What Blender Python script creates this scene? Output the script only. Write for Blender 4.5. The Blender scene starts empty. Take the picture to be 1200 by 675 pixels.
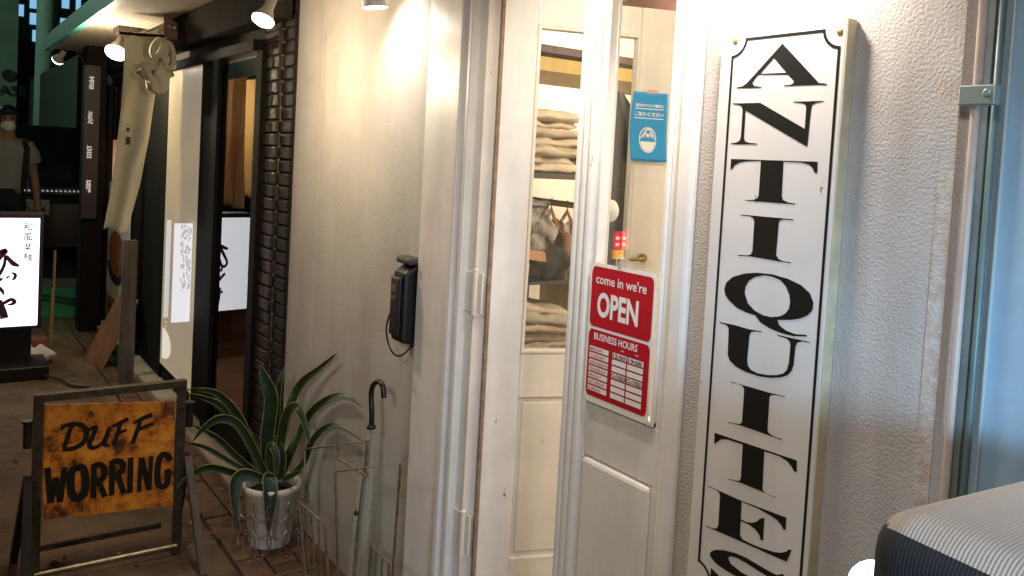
import bpy, bmesh, math, random
from mathutils import Vector as V, Matrix, noise
random.seed(7)
S = bpy.context.scene
COL = S.collection
PI = math.pi
# ------------------------------------------------------------------ camera
F, PX, PY, EYE = 970.0, 600.0, 235.0, 1.5          # focal length and principal point of the photograph (1200 x 675), eye height
def _d(x, y): return V(((x-PX)/F, (PY-y)/F, 1.0))
_vp = _d(-80, 152).normalized(); _q = _d(600, 152+680*.055)
_up = _q.cross(_vp).normalized()
if _up.y < 0: _up = -_up
_X = -_vp; _Z = _up; _Y = _X.cross(_Z)
if _Y.z < 0: _Y = -_Y
def ray(x, y):
    c = _d(x, y); return V((_X.dot(c), _Y.dot(c), _Z.dot(c)))
_r = ray(383, 655)
CAM = V((0, -_r.y*(-EYE/_r.z), EYE))
def onY(x, y, Y=0.0): v = ray(x, y); return CAM + v*((Y-CAM.y)/v.y)
def onX(x, y, X): v = ray(x, y); return CAM + v*((X-CAM.x)/v.x)
def onZ(x, y, Z=0.0): v = ray(x, y); return CAM + v*((Z-CAM.z)/v.z)
def dep(x, y, d): return CAM + ray(x, y)*d
cd = bpy.data.cameras.new('camera'); cam = bpy.data.objects.new('camera', cd); COL.objects.link(cam)
cd.sensor_width = 36; cd.lens = F*36/1200; cd.shift_y = (PY-337.5)/1200; cd.clip_start = .02; cd.clip_end = 400
rt = V((_X.x, _Y.x, _Z.x)); ut = V((_X.y, _Y.y, _Z.y)); ft = V((_X.z, _Y.z, _Z.z))
M4 = Matrix((( rt.x, ut.x, -ft.x, CAM.x), (rt.y, ut.y, -ft.y, CAM.y), (rt.z, ut.z, -ft.z, CAM.z), (0,0,0,1)))
cam.matrix_world = M4
S.camera = cam
# ------------------------------------------------------------------ night sky, moon-weak sun, exposure
W = bpy.data.worlds.new('World'); S.world = W; W.use_nodes = True
wn = W.node_tree.nodes; sky = wn.new('ShaderNodeTexSky'); sky.sky_type = 'NISHITA'; sky.sun_disc = False
sky.sun_elevation = math.radians(4); sky.sun_rotation = math.radians(200)
tint = wn.new('ShaderNodeMix'); tint.data_type = 'RGBA'; tint.blend_type = 'MULTIPLY'; tint.inputs[0].default_value = 1
tint.inputs[7].default_value = (.55, 1.0, .75, 1)
W.node_tree.links.new(sky.outputs[0], tint.inputs[6]); W.node_tree.links.new(tint.outputs[2], wn['Background'].inputs[0])
wn['Background'].inputs[1].default_value = .007
S.view_settings.view_transform = 'Standard'; S.view_settings.look = 'None'; S.view_settings.gamma = 1
S.view_settings.exposure = 0.48; S.view_settings.use_curve_mapping = False
def light(kind, name, loc, energy, color, target=None, **kw):
    d = bpy.data.lights.new(name, kind); d.energy = energy; d.color = color
    for k, v in kw.items(): setattr(d, k, v)
    o = bpy.data.objects.new(name, d); COL.objects.link(o); o.location = loc
    if target is not None: o.rotation_euler = (V(target)-V(loc)).to_track_quat('-Z', 'Y').to_euler()
    return o
WARM = (1, .80, .55); WHITE = (1, .89, .77); BLUE = (.36, .66, 1)
light('SUN', 'moon_light', (0,0,20), .008, (.8,.9,1), (3,4,0), angle=.2)
LIGHTS = [
 # the two can lamps of the shop front, the bulbs of the restaurant and the shop's ceiling bulbs
 ('SPOT','can_lamp_light', (-2.385,-.13,1.955), 8.5, WHITE, (-2.29,0,1.74), dict(spot_size=2.75, spot_blend=1, shadow_soft_size=.03)),
 ('SPOT','sign_lamp_light', (-.93,-.13,1.96), 13, WHITE, (-.93,0,1.74), dict(spot_size=2.3, spot_blend=.6, shadow_soft_size=.03)),
 ('SPOT','door_lamp_light', (-1.42,-.33,1.99), 13, WHITE, (-1.42,.3,1.60), dict(spot_size=2.2, spot_blend=.7, shadow_soft_size=.03)),
 ('POINT','bulb_light', (-2.80,-.42,1.80), 14, WARM, None, dict(shadow_soft_size=.03)),
 ('POINT','bulb_light', (-5.50,-.46,1.93), 24, WARM, None, dict(shadow_soft_size=.04)),
 ('POINT','shop_bulb_light', (-1.45,1.25,1.95), 36, (1,.91,.79), None, dict(shadow_soft_size=.1)),
 ('POINT','shop_bulb_light', (-2.75,1.7,2.15), 42, (1,.91,.79), None, dict(shadow_soft_size=.1)),
 # the blue-white glow of the street on the right, the green street light far down the road
 ('SPOT','street_glow_light', (.55,-.75,1.22), 85, BLUE, (-.30,.03,.88), dict(spot_size=1.5, spot_blend=1, shadow_soft_size=.15)),
 ('POINT','street_fill_light', (-14,-4.5,4.5), 260, (.55,1,.75), None, dict(shadow_soft_size=.2)),
 ('SPOT','street_fill_light', (1.0,-3.6,3.3), 190, (1,.89,.80), (-.85,0,1.0), dict(spot_size=1.4, spot_blend=1, shadow_soft_size=.3)),  # added front fill for sign and door, no street lamp stands here
]
for k, n, l, e, c, t, kw in LIGHTS: light(k, n, l, e, c, t, **kw)

# ------------------------------------------------------------------ materials
MATS = {}
def mat(name, col, rough=.6, metal=0, var=0, vscale=8, col2=None, bump=0, bscale=40, spec=.5, bdist=.01, contrast=(.35,.65), detail=6, stretch=None, stain=0, chips=None):
    if name in MATS: return MATS[name]
    m = bpy.data.materials.new(name); m.use_nodes = True; nt = m.node_tree; N = nt.nodes; L = nt.links
    b = N['Principled BSDF']; b.inputs['Base Color'].default_value = (*col, 1); b.inputs['Roughness'].default_value = rough
    b.inputs['Metallic'].default_value = metal; b.inputs['Specular IOR Level'].default_value = spec
    tc = N.new('ShaderNodeTexCoord'); src = tc.outputs['Object']
    if stretch:
        mp = N.new('ShaderNodeMapping'); mp.inputs['Scale'].default_value = stretch; L.new(src, mp.inputs[0]); src = mp.outputs[0]
    if var or col2:
        n = N.new('ShaderNodeTexNoise'); n.inputs['Scale'].default_value = vscale; n.inputs['Detail'].default_value = detail; n.inputs['Roughness'].default_value = .65
        L.new(src, n.inputs['Vector'])
        r = N.new('ShaderNodeValToRGB'); r.color_ramp.elements[0].position = contrast[0]; r.color_ramp.elements[1].position = contrast[1]
        c2 = col2 or tuple(max(0, c*(1-var)) for c in col)
        r.color_ramp.elements[0].color = (*c2, 1); r.color_ramp.elements[1].color = (*col, 1)
        L.new(n.outputs[0], r.inputs[0]); L.new(r.outputs[0], b.inputs['Base Color'])
    if bump:
        n2 = N.new('ShaderNodeTexNoise'); n2.inputs['Scale'].default_value = bscale; n2.inputs['Detail'].default_value = 5
        L.new(src, n2.inputs['Vector'])
        bp = N.new('ShaderNodeBump'); bp.inputs['Strength'].default_value = bump; bp.inputs['Distance'].default_value = bdist
        L.new(n2.outputs[0], bp.inputs['Height']); L.new(bp.outputs[0], b.inputs['Normal'])
    if stain or chips:                                               # weather streaks and paint chips with shapes of their own
        bc = b.inputs['Base Color']; cur = bc.links[0].from_socket if bc.links else None
        def mix(fac_socket, c2, mode):
            nonlocal cur
            mx = N.new('ShaderNodeMix'); mx.data_type = 'RGBA'; mx.blend_type = mode; L.new(fac_socket, mx.inputs[0])
            if cur is None: mx.inputs[6].default_value = (*col, 1)
            else: L.new(cur, mx.inputs[6])
            mx.inputs[7].default_value = (*c2, 1); cur = mx.outputs[2]
        def thr(scale, st, a, bb, det=6):
            mp = N.new('ShaderNodeMapping'); mp.inputs['Scale'].default_value = st; L.new(tc.outputs['Object'], mp.inputs[0])
            n = N.new('ShaderNodeTexNoise'); n.inputs['Scale'].default_value = scale; n.inputs['Detail'].default_value = det; n.inputs['Roughness'].default_value = .6; L.new(mp.outputs[0], n.inputs['Vector'])
            mr = N.new('ShaderNodeMapRange'); mr.inputs[1].default_value = a; mr.inputs[2].default_value = bb; L.new(n.outputs[0], mr.inputs[0]); return mr.outputs[0]
        if stain:
            s0 = thr(5, (1.6,1.6,.22), .50, .78); ml = N.new('ShaderNodeMath'); ml.operation = 'MULTIPLY'; ml.inputs[1].default_value = stain; L.new(s0, ml.inputs[0]); mix(ml.outputs[0], (.42,.34,.24), 'MULTIPLY')
            s1 = thr(2.2, (1,1,1), .52, .72); ml = N.new('ShaderNodeMath'); ml.operation = 'MULTIPLY'; ml.inputs[1].default_value = stain*.7; L.new(s1, ml.inputs[0]); mix(ml.outputs[0], (.62,.56,.48), 'MULTIPLY')
        if chips: mix(thr(chips, (1,1,.5), .70, .73, 9), (.22,.14,.08), 'MIX')
        L.new(cur, bc)
    MATS[name] = m; return m
def emit(name, col, s, var=None, vscale=6):
    m = bpy.data.materials.new(name); m.use_nodes = True; nt = m.node_tree; N = nt.nodes
    b = N['Principled BSDF']; b.inputs['Base Color'].default_value = (*[c*.4 for c in col], 1); b.inputs['Roughness'].default_value = .3
    b.inputs['Emission Color'].default_value = (*col, 1); b.inputs['Emission Strength'].default_value = s
    if var:
        n = N.new('ShaderNodeTexNoise'); n.inputs['Scale'].default_value = vscale
        r = N.new('ShaderNodeValToRGB'); r.color_ramp.elements[0].color = (*var, 1); r.color_ramp.elements[1].color = (*col, 1)
        r.color_ramp.elements[0].position = .35; r.color_ramp.elements[1].position = .65
        tc = N.new('ShaderNodeTexCoord'); nt.links.new(tc.outputs['Object'], n.inputs[0])
        nt.links.new(n.outputs[0], r.inputs[0]); nt.links.new(r.outputs[0], b.inputs['Emission Color'])
    MATS[name] = m; return m
def glassy(name, tint=(1,1,1), ior=1.5, rough=.0, milk=0, refl=(.04,5)):
    m = bpy.data.materials.new(name); m.use_nodes = True; nt = m.node_tree; N = nt.nodes; L = nt.links
    out = N['Material Output']; N.remove(N['Principled BSDF'])
    t = N.new('ShaderNodeBsdfTransparent'); t.inputs[0].default_value = (*tint, 1)
    g = N.new('ShaderNodeBsdfGlossy'); g.inputs['Roughness'].default_value = rough
    lw = N.new('ShaderNodeLayerWeight'); pw = N.new('ShaderNodeMath'); pw.operation = 'POWER'; pw.inputs[1].default_value = refl[1]; L.new(lw.outputs['Facing'], pw.inputs[0])
    f = N.new('ShaderNodeMath'); f.operation = 'MULTIPLY_ADD'; f.inputs[1].default_value = .9; f.inputs[2].default_value = refl[0]; L.new(pw.outputs[0], f.inputs[0]); lw.inputs[0].default_value = .5
    mx = N.new('ShaderNodeMixShader'); L.new(f.outputs[0], mx.inputs[0]); L.new(t.outputs[0], mx.inputs[1]); L.new(g.outputs[0], mx.inputs[2])
    last = mx
    if milk:
        d = N.new('ShaderNodeBsdfTranslucent'); d.inputs[0].default_value = (.9,.9,.88,1)
        d2 = N.new('ShaderNodeBsdfDiffuse'); d2.inputs[0].default_value = (.85,.86,.84,1)
        a = N.new('ShaderNodeAddShader'); L.new(d.outputs[0], a.inputs[0]); L.new(d2.outputs[0], a.inputs[1])
        m2 = N.new('ShaderNodeMixShader'); m2.inputs[0].default_value = milk; L.new(mx.outputs[0], m2.inputs[1]); L.new(a.outputs[0], m2.inputs[2]); last = m2
    L.new(last.outputs[0], out.inputs[0]); MATS[name] = m; return m

# ------------------------------------------------------------------ mesh builder
class MB:
    def __init__(s): s.v = []; s.f = []; s.m = []; s.cur = 0
    def face(s, *idx): s.f.append(idx); s.m.append(s.cur)
    def add(s, vs, fs):
        b = len(s.v); s.v += [V(p) for p in vs]
        for f in fs: s.face(*[b+i for i in f])
        return s
    def obox(s, o, ax, ay, az):
        o, ax, ay, az = V(o), V(ax), V(ay), V(az)
        if ax.cross(ay).dot(az) < 0: ax, ay = ay, ax
        vs = [o, o+ax, o+ax+ay, o+ay, o+az, o+ax+az, o+ax+ay+az, o+ay+az]
        return s.add(vs, [(3,2,1,0),(4,5,6,7),(0,1,5,4),(1,2,6,5),(2,3,7,6),(3,0,4,7)])
    def box(s, x0, x1, y0, y1, z0, z1):
        return s.obox((x0,y0,z0), (x1-x0,0,0), (0,y1-y0,0), (0,0,z1-z0))
    def bar(s, a, b, w, h, ref=(0,0,1)):
        a, b = V(a), V(b); t = (b-a).normalized(); r = V(ref)
        if abs(t.dot(r)) > .95: r = V((0,1,0))
        sx = t.cross(r).normalized()*w; sy = sx.cross(t).normalized()*h
        return s.obox(a-sx/2-sy/2, sx, sy, b-a)
    def ring(s, c, ux, uy, r, n, r2=None):
        r2 = r if r2 is None else r2; b = len(s.v)
        for i in range(n):
            a = 2*PI*i/n; s.v.append(c + ux*(r*math.cos(a)) + uy*(r2*math.sin(a)))
        return b
    def tube(s, pts, r, n=8, caps=True):
        pts = [V(p) for p in pts]; rs = r if isinstance(r, (list, tuple)) else [r]*len(pts)
        prev = None; ux = None
        for i, p in enumerate(pts):
            t = (pts[min(i+1,len(pts)-1)] - pts[max(i-1,0)]).normalized()
            if ux is None:
                ref = V((0,0,1)) if abs(t.z) < .9 else V((1,0,0)); ux = t.cross(ref).normalized()
            else:
                ux = (ux - t*ux.dot(t)).normalized()
            uy = t.cross(ux); b = s.ring(p, ux, uy, rs[i], n)
            if prev is not None:
                for k in range(n): s.face(prev+k, prev+(k+1)%n, b+(k+1)%n, b+k)
            elif caps: s.face(*[b+k for k in range(n)][::-1])
            prev = b
        if caps: s.face(*[prev+k for k in range(n)])
        return s
    def cyl(s, a, b, r, n=16, r2=None): return s.tube([a, b], [r, r if r2 is None else r2], n)
    def lathe(s, c, prof, n=32, ux=(1,0,0), uy=(0,1,0), uz=(0,0,1), close=False):
        c, ux, uy, uz = V(c), V(ux), V(uy), V(uz); prev = None
        for (r, z) in prof:
            b = s.ring(c+uz*z, ux, uy, r, n)
            if prev is not None:
                for k in range(n): s.face(prev+k, prev+(k+1)%n, b+(k+1)%n, b+k)
            elif close: s.face(*[b+k for k in range(n)][::-1])
            prev = b
        if close: s.face(*[prev+k for k in range(n)])
        return s
    def sphere(s, c, r, n=16, m=10, sc=(1,1,1)):
        c = V(c); prev = None
        for i in range(m+1):
            a = -PI/2 + PI*i/m; z = math.sin(a)*r*sc[2]; q = math.cos(a)*r+1e-5
            b = s.ring(c+V((0,0,z)), V((sc[0],0,0)), V((0,sc[1],0)), q, n)
            if prev is not None:
                for k in range(n): s.face(prev+k, prev+(k+1)%n, b+(k+1)%n, b+k)
            prev = b
        return s
    def ribbon(s, pts, w, ax, ay, o, nrm, lift=0):
        """flat brush stroke: pts in the plane (o, ax, ay); w one width or one per point"""
        ws = w if isinstance(w, (list,tuple)) else [w]*len(pts)
        o, ax, ay, nrm = V(o), V(ax), V(ay), V(nrm); b = len(s.v); n = len(pts)
        for i, p in enumerate(pts):
            a = pts[max(i-1,0)]; c = pts[min(i+1,n-1)]; tx, ty = c[0]-a[0], c[1]-a[1]; l = math.hypot(tx, ty) or 1
            nx, ny = -ty/l*ws[i]/2, tx/l*ws[i]/2
            for sg in (1,-1): s.v.append(o + ax*(p[0]+sg*nx) + ay*(p[1]+sg*ny) + nrm*lift)
        flip = ax.cross(ay).dot(nrm) < 0
        for i in range(n-1):
            q = (b+2*i, b+2*i+1, b+2*i+3, b+2*i+2); s.face(*(q[::-1] if flip else q))
        return s
    def quad(s, a, b, c, d): return s.add([a,b,c,d], [(0,1,2,3)])
    def build(s, name, m, parent=None, smooth=False, bevel=0, solid=0, sub=0):
        me = bpy.data.meshes.new(name); me.from_pydata([tuple(p) for p in s.v], [], s.f); me.update()
        ms = m if isinstance(m, (list,tuple)) else [m]
        for k in ms: me.materials.append(k)
        for p, i in zip(me.polygons, s.m): p.material_index = min(i, len(ms)-1); p.use_smooth = smooth
        o = bpy.data.objects.new(name, me); COL.objects.link(o)
        if parent is not None:
            o.parent = parent; o.matrix_parent_inverse = BASE.get(parent.name, Matrix.Identity(4)).inverted()
        if solid:
            q = o.modifiers.new('solid', 'SOLIDIFY'); q.thickness = solid; q.offset = 0
        if bevel:
            q = o.modifiers.new('bevel', 'BEVEL'); q.width = bevel; q.segments = 2; q.limit_method = 'ANGLE'
        if sub:
            q = o.modifiers.new('sub', 'SUBSURF'); q.levels = q.render_levels = sub
        return o
BASE = {}
def tag(o, label, cat, group=None, kind=None):
    if kind: o['kind'] = kind
    if label: o['label'] = label
    if cat: o['category'] = cat
    if group: o['group'] = group
    return o
def thing(name, loc, label, cat, group=None):
    o = bpy.data.objects.new(name, None); COL.objects.link(o); o.location = loc; o.empty_display_size = .1
    BASE[o.name] = Matrix.Translation(V(loc)); return tag(o, label, cat, group)
def struct(o): o['kind'] = 'structure'; return o
def spline(pts, n=6):
    pts = [V(p) for p in pts]; out = []
    for i in range(len(pts)-1):
        p0 = pts[max(i-1,0)]; p1 = pts[i]; p2 = pts[i+1]; p3 = pts[min(i+2,len(pts)-1)]
        for k in range(n):
            t = k/n; out.append(.5*((2*p1)+(p2-p0)*t+(2*p0-5*p1+4*p2-p3)*t*t+(3*p1-p0-3*p2+p3)*t*t*t))
    out.append(pts[-1]); return out
def sp2(pts, n=5): return [(p.x, p.y) for p in spline([(a,b,0) for a,b in pts], n)]
_tc = {}
def _text(sv, bold=0):
    if (sv,bold) in _tc: return _tc[(sv,bold)]
    c = bpy.data.curves.new('t', 'FONT'); c.body = sv; c.size = 1; c.offset = bold; c.resolution_u = 3
    o = bpy.data.objects.new('t', c); COL.objects.link(o); dg = bpy.context.evaluated_depsgraph_get(); dg.update()
    me = bpy.data.meshes.new_from_object(o.evaluated_get(dg)); vs = [v.co.copy() for v in me.vertices]; fs = [tuple(p.vertices) for p in me.polygons]
    bpy.data.objects.remove(o); bpy.data.curves.remove(c); bpy.data.meshes.remove(me); _tc[(sv,bold)] = (vs, fs); return vs, fs
def text(mb, sv, o, ax, ay, w, h, bold=0, shear=0):
    """writing fitted into the w x h box whose lower left corner is o"""
    vs, fs = _text(sv, bold); o, ax, ay = V(o), V(ax), V(ay)
    x0 = min(v.x for v in vs); x1 = max(v.x for v in vs); y0 = min(v.y for v in vs); y1 = max(v.y for v in vs)
    P = []
    for v in vs:
        u = (v.x-x0)/(x1-x0)*w; k = (v.y-y0)/(y1-y0)*h; P.append(o + ax*(u+k*shear) + ay*k)
    mb.add(P, fs); return mb
def polys(mb, loops, fn):
    """filled outline with holes; fn maps the 2-D point into the world"""
    c = bpy.data.curves.new('p', 'CURVE'); c.dimensions = '2D'; c.fill_mode = 'BOTH'
    for lp in loops:
        sp = c.splines.new('POLY'); sp.points.add(len(lp)-1); sp.use_cyclic_u = True
        for p, q in zip(sp.points, lp): p.co = (q[0], q[1], 0, 1)
    o = bpy.data.objects.new('p', c); COL.objects.link(o); dg = bpy.context.evaluated_depsgraph_get(); dg.update()
    me = bpy.data.meshes.new_from_object(o.evaluated_get(dg)); fs = []; vs = [v.co.copy() for v in me.vertices]; zs = {}
    keep = {}
    for p in me.polygons: fs.append(tuple(p.vertices))
    bpy.data.objects.remove(o); bpy.data.curves.remove(c); bpy.data.meshes.remove(me)
    mb.add([fn(v.x, v.y) for v in vs], fs); return mb
def rrect(x0, x1, y0, y1, r, n=5):
    out = []
    for cx, cy, a0 in ((x1-r,y1-r,0),(x0+r,y1-r,90),(x0+r,y0+r,180),(x1-r,y0+r,270)):
        for k in range(n+1):
            a = math.radians(a0+90*k/n); out.append((cx+r*math.cos(a), cy+r*math.sin(a)))
    return out
GLYPHS = [[[(-0.916,1.7285),(-0.8386,1.6573),(-0.8233,1.655),(-0.8231,1.653),(-0.8448,1.6543),(-0.8853,1.6547),(-0.9065,1.6546),(-0.9066,1.656),(-0.8948,1.6568),(-0.8885,1.6589),(-0.8872,1.6623),(-0.9004,1.6743),(-0.9629,1.6773),(-0.9718,1.6674),(-0.9745,1.6629),(-0.9701,1.658),(-0.9536,1.6555),(-0.9535,1.6541),(-1.0093,1.6553),(-1.0094,1.6568),(-0.9957,1.6584),(-0.9863,1.6641)],[(-0.9316,1.7047),(-0.9035,1.6776),(-0.9587,1.6789)]],[[(-1.0153,1.628),(-0.9543,1.6275),(-0.8594,1.5817),(-0.8596,1.6172),(-0.8616,1.6223),(-0.8689,1.6249),(-0.8858,1.6263),(-0.8859,1.6277),(-0.8266,1.6274),(-0.8265,1.6261),(-0.8408,1.6248),(-0.8483,1.6216),(-0.8499,1.6136),(-0.8519,1.5531),(-0.855,1.5531),(-0.9852,1.6145),(-0.9847,1.5655),(-0.9819,1.5594),(-0.9727,1.5566),(-0.9548,1.5558),(-0.9547,1.554),(-1.0137,1.5538),(-1.0138,1.5553),(-1.0009,1.557),(-0.9939,1.5607),(-0.9921,1.5673),(-0.9922,1.6165),(-0.9955,1.6227),(-1.0035,1.6255),(-1.0152,1.6265)]],[[(-1.0112,1.5269),(-0.8302,1.5274),(-0.8295,1.5096),(-0.8344,1.5088),(-0.8391,1.5171),(-0.8468,1.5225),(-0.8598,1.5249),(-0.8969,1.5253),(-0.8955,1.4661),(-0.8922,1.4598),(-0.8824,1.4566),(-0.8671,1.4555),(-0.867,1.4539),(-0.8995,1.4541),(-0.9455,1.4537),(-0.9726,1.4532),(-0.9727,1.4545),(-0.954,1.4559),(-0.9468,1.459),(-0.944,1.4646),(-0.9442,1.5251),(-0.9744,1.5239),(-0.9912,1.521),(-1.0016,1.5161),(-1.0066,1.509),(-1.0109,1.5082)]],[[(-0.9807,1.4276),(-0.9495,1.4279),(-0.8993,1.4285),(-0.8686,1.4287),(-0.8685,1.4271),(-0.8895,1.4265),(-0.8963,1.4242),(-0.8978,1.4195),(-0.8987,1.3643),(-0.8935,1.3584),(-0.8835,1.3557),(-0.8675,1.3555),(-0.8677,1.3539),(-0.899,1.3544),(-0.9496,1.3552),(-0.9803,1.3527),(-0.9804,1.3544),(-0.9601,1.3559),(-0.952,1.3587),(-0.9492,1.3648),(-0.9495,1.4171),(-0.9525,1.4236),(-0.9598,1.426),(-0.9805,1.4259)]],[[(-1.0063,1.2879),(-1.0029,1.3007),(-0.9886,1.3132),(-0.9637,1.323),(-0.935,1.3285),(-0.9029,1.3301),(-0.8716,1.3271),(-0.8447,1.3205),(-0.8274,1.3099),(-0.8189,1.2955),(-0.8197,1.2828),(-0.8279,1.2724),(-0.8437,1.2637),(-0.862,1.2583),(-0.8867,1.2536),(-0.8821,1.2453),(-0.868,1.2389),(-0.8489,1.2366),(-0.827,1.2398),(-0.8268,1.237),(-0.8523,1.2324),(-0.8791,1.2328),(-0.903,1.2363),(-0.9216,1.2426),(-0.9335,1.2529),(-0.9536,1.2543),(-0.9753,1.259),(-0.9936,1.269),(-1.0032,1.2779)],[(-0.9599,1.2884),(-0.9588,1.3005),(-0.9522,1.3118),(-0.9404,1.32),(-0.9225,1.3256),(-0.9045,1.3262),(-0.8866,1.3226),(-0.8743,1.3137),(-0.8663,1.3004),(-0.8637,1.2878),(-0.8654,1.2762),(-0.8723,1.2668),(-0.8833,1.2602),(-0.8987,1.2563),(-0.9167,1.256),(-0.9354,1.261),(-0.9509,1.2711)]],[[(-1.0122,1.226),(-0.9791,1.2271),(-0.9437,1.2258),(-0.9171,1.2278),(-0.917,1.2261),(-0.9303,1.2248),(-0.9392,1.2223),(-0.9429,1.2165),(-0.9441,1.1719),(-0.9425,1.162),(-0.9348,1.1553),(-0.9201,1.1527),(-0.9001,1.1546),(-0.8807,1.159),(-0.8676,1.1649),(-0.8606,1.1731),(-0.8578,1.1851),(-0.857,1.2162),(-0.859,1.2222),(-0.8662,1.2256),(-0.8844,1.2264),(-0.8845,1.2281),(-0.8557,1.2284),(-0.8207,1.2294),(-0.8206,1.2278),(-0.8351,1.227),(-0.8441,1.2231),(-0.8469,1.2167),(-0.8483,1.1841),(-0.8512,1.1737),(-0.858,1.1646),(-0.8708,1.1575),(-0.8918,1.1513),(-0.9157,1.1481),(-0.9447,1.1485),(-0.9685,1.1531),(-0.9835,1.1611),(-0.9883,1.1705),(-0.9899,1.2156),(-0.9922,1.2211),(-0.9977,1.2238),(-1.012,1.2242)]],[[(-0.9777,1.1231),(-0.9473,1.1242),(-0.8923,1.1253),(-0.8604,1.1274),(-0.8609,1.1259),(-0.8769,1.125),(-0.8876,1.1227),(-0.8917,1.1182),(-0.8914,1.0605),(-0.8882,1.0557),(-0.8777,1.0531),(-0.8602,1.0534),(-0.8607,1.0518),(-0.8913,1.0518),(-0.9447,1.0513),(-0.9781,1.0478),(-0.9782,1.0493),(-0.9614,1.0509),(-0.9511,1.053),(-0.9464,1.0574),(-0.9463,1.117),(-0.95,1.122),(-0.9601,1.1233),(-0.9776,1.1216)]],[[(-1.0067,1.0202),(-0.8285,1.0271),(-0.8275,1.0078),(-0.8323,1.0068),(-0.8377,1.0134),(-0.8481,1.0198),(-0.865,1.0227),(-0.8946,1.0212),(-0.893,0.9554),(-0.8878,0.9506),(-0.8765,0.9494),(-0.8651,0.9515),(-0.8656,0.95),(-0.8958,0.9504),(-0.9405,0.9494),(-0.9689,0.9457),(-0.969,0.9468),(-0.9525,0.9493),(-0.9431,0.9518),(-0.9405,0.9576),(-0.9412,1.0187),(-0.9755,1.017),(-0.9905,1.0129),(-0.9995,1.0049),(-1.0031,1.0007),(-1.0058,1.0007)]],[[(-1.0147,0.9178),(-0.9813,0.9179),(-0.9362,0.9183),(-0.8409,0.9245),(-0.8407,0.9036),(-0.8451,0.9019),(-0.8497,0.908),(-0.8578,0.9127),(-0.8737,0.9157),(-0.8996,0.9179),(-0.935,0.9168),(-0.9344,0.8853),(-0.9232,0.8847),(-0.9102,0.8879),(-0.8993,0.895),(-0.8934,0.9027),(-0.8847,0.9066),(-0.8843,0.8672),(-0.8893,0.8657),(-0.8926,0.8733),(-0.9012,0.8793),(-0.9163,0.8827),(-0.9341,0.882),(-0.9336,0.8565),(-0.9288,0.8515),(-0.9137,0.8509),(-0.8908,0.8523),(-0.8624,0.8563),(-0.8473,0.8609),(-0.8371,0.8671),(-0.8306,0.8738),(-0.8262,0.8744),(-0.8342,0.8508),(-0.8744,0.8485),(-0.9402,0.8454),(-0.9821,0.8429),(-1.0129,0.8409),(-1.013,0.8423),(-0.9966,0.8437),(-0.9878,0.8466),(-0.9836,0.8531),(-0.9841,0.9084),(-0.9864,0.9146),(-0.9938,0.9168),(-1.0146,0.9164)]],[[(-0.9986,0.7911),(-0.9971,0.7989),(-0.9862,0.8073),(-0.9672,0.8148),(-0.9415,0.8204),(-0.9179,0.8222),(-0.8881,0.8207),(-0.8625,0.8197),(-0.8516,0.8203),(-0.8413,0.8266),(-0.8377,0.8274),(-0.8395,0.8055),(-0.8441,0.8042),(-0.849,0.8077),(-0.8647,0.8091),(-0.8905,0.8104),(-0.9171,0.8129),(-0.9375,0.8132),(-0.9517,0.8099),(-0.9564,0.8042),(-0.9492,0.7969),(-0.9254,0.7921),(-0.8922,0.792),(-0.8633,0.7918),(-0.8413,0.7901),(-0.8331,0.7834),(-0.8368,0.7732),(-0.8517,0.7653),(-0.8765,0.76),(-0.9091,0.7582),(-0.9327,0.7568),(-0.957,0.7577),(-0.9746,0.7559),(-0.9848,0.7489),(-0.994,0.7499),(-0.9939,0.7701),(-0.9864,0.7677),(-0.9716,0.7629),(-0.9468,0.7615),(-0.916,0.7605),(-0.8899,0.7645),(-0.8775,0.7717),(-0.8764,0.7776),(-0.8945,0.7801),(-0.9244,0.7801),(-0.9589,0.78),(-0.9841,0.783)]]]
# ------------------------------------------------------------------ shared materials
stucco = mat('rough grey stucco', (.52,.48,.455), .9, stain=.35, var=.14, vscale=5, bump=.55, bscale=210, bdist=.005, spec=.2)
stucco_s = mat('smooth grey stucco', (.50,.465,.42), .9, stain=.25, var=.16, vscale=3, bump=.2, bscale=110, bdist=.006, spec=.2)
white_paint = mat('white door paint', (.80,.76,.71), .38, stain=.28, chips=26, var=.10, vscale=9, bump=.10, bscale=50, bdist=.004)
cream_paint = mat('cream door paint', (.79,.73,.65), .42, stain=.35, chips=22, var=.12, vscale=7, bump=.10, bscale=50, bdist=.004)
worn_wood = mat('worn bare edge', (.36,.24,.14), .7, var=.5, vscale=30)
black_paint = mat('black lettering', (.012,.011,.010), .35)
sign_face = mat('white sign face', (.74,.70,.67), .35, stain=.2, chips=30, var=.09, vscale=7)
sign_edge = mat('yellowed sign edge', (.62,.52,.33), .6, var=.25, vscale=20)
dark_wood = mat('dark stained wood', (.010,.007,.005), .7, spec=.12, var=.5, vscale=14, bump=.2, bscale=60, stretch=(1,1,.15))
grey_wood = mat('weathered grey wood', (.16,.135,.11), .8, var=.5, vscale=22, bump=.4, bscale=60, stretch=(1,1,.12))
brick_shaded = mat('shaded glazed brick', (.024,.016,.011), .6, spec=.2, var=.45, vscale=18, bump=.5, bscale=50, bdist=.006)  # shade put into the brick colour; the lit strip has a lighter copy
mortar = mat('shaded mortar', (.030,.024,.020), .9, var=.4, vscale=40)  # mortar darkened in its colour for the shaded part of the pier
rust_iron = mat('rusty angle iron', (.075,.055,.035), .65, metal=.2, var=.55, vscale=30, bump=.35, bscale=90)
black_iron = mat('black iron', (.015,.014,.013), .5, metal=.2)
wire = mat('rusty wire', (.40,.32,.22), .42, metal=.8, var=.5, vscale=40)
steel = mat('dull steel', (.5,.48,.44), .35, metal=.9)
black_plastic = mat('black plastic', (.014,.013,.012), .35, var=.4, vscale=20)
clear = glassy('window glass', (.97,.97,.95))
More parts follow.
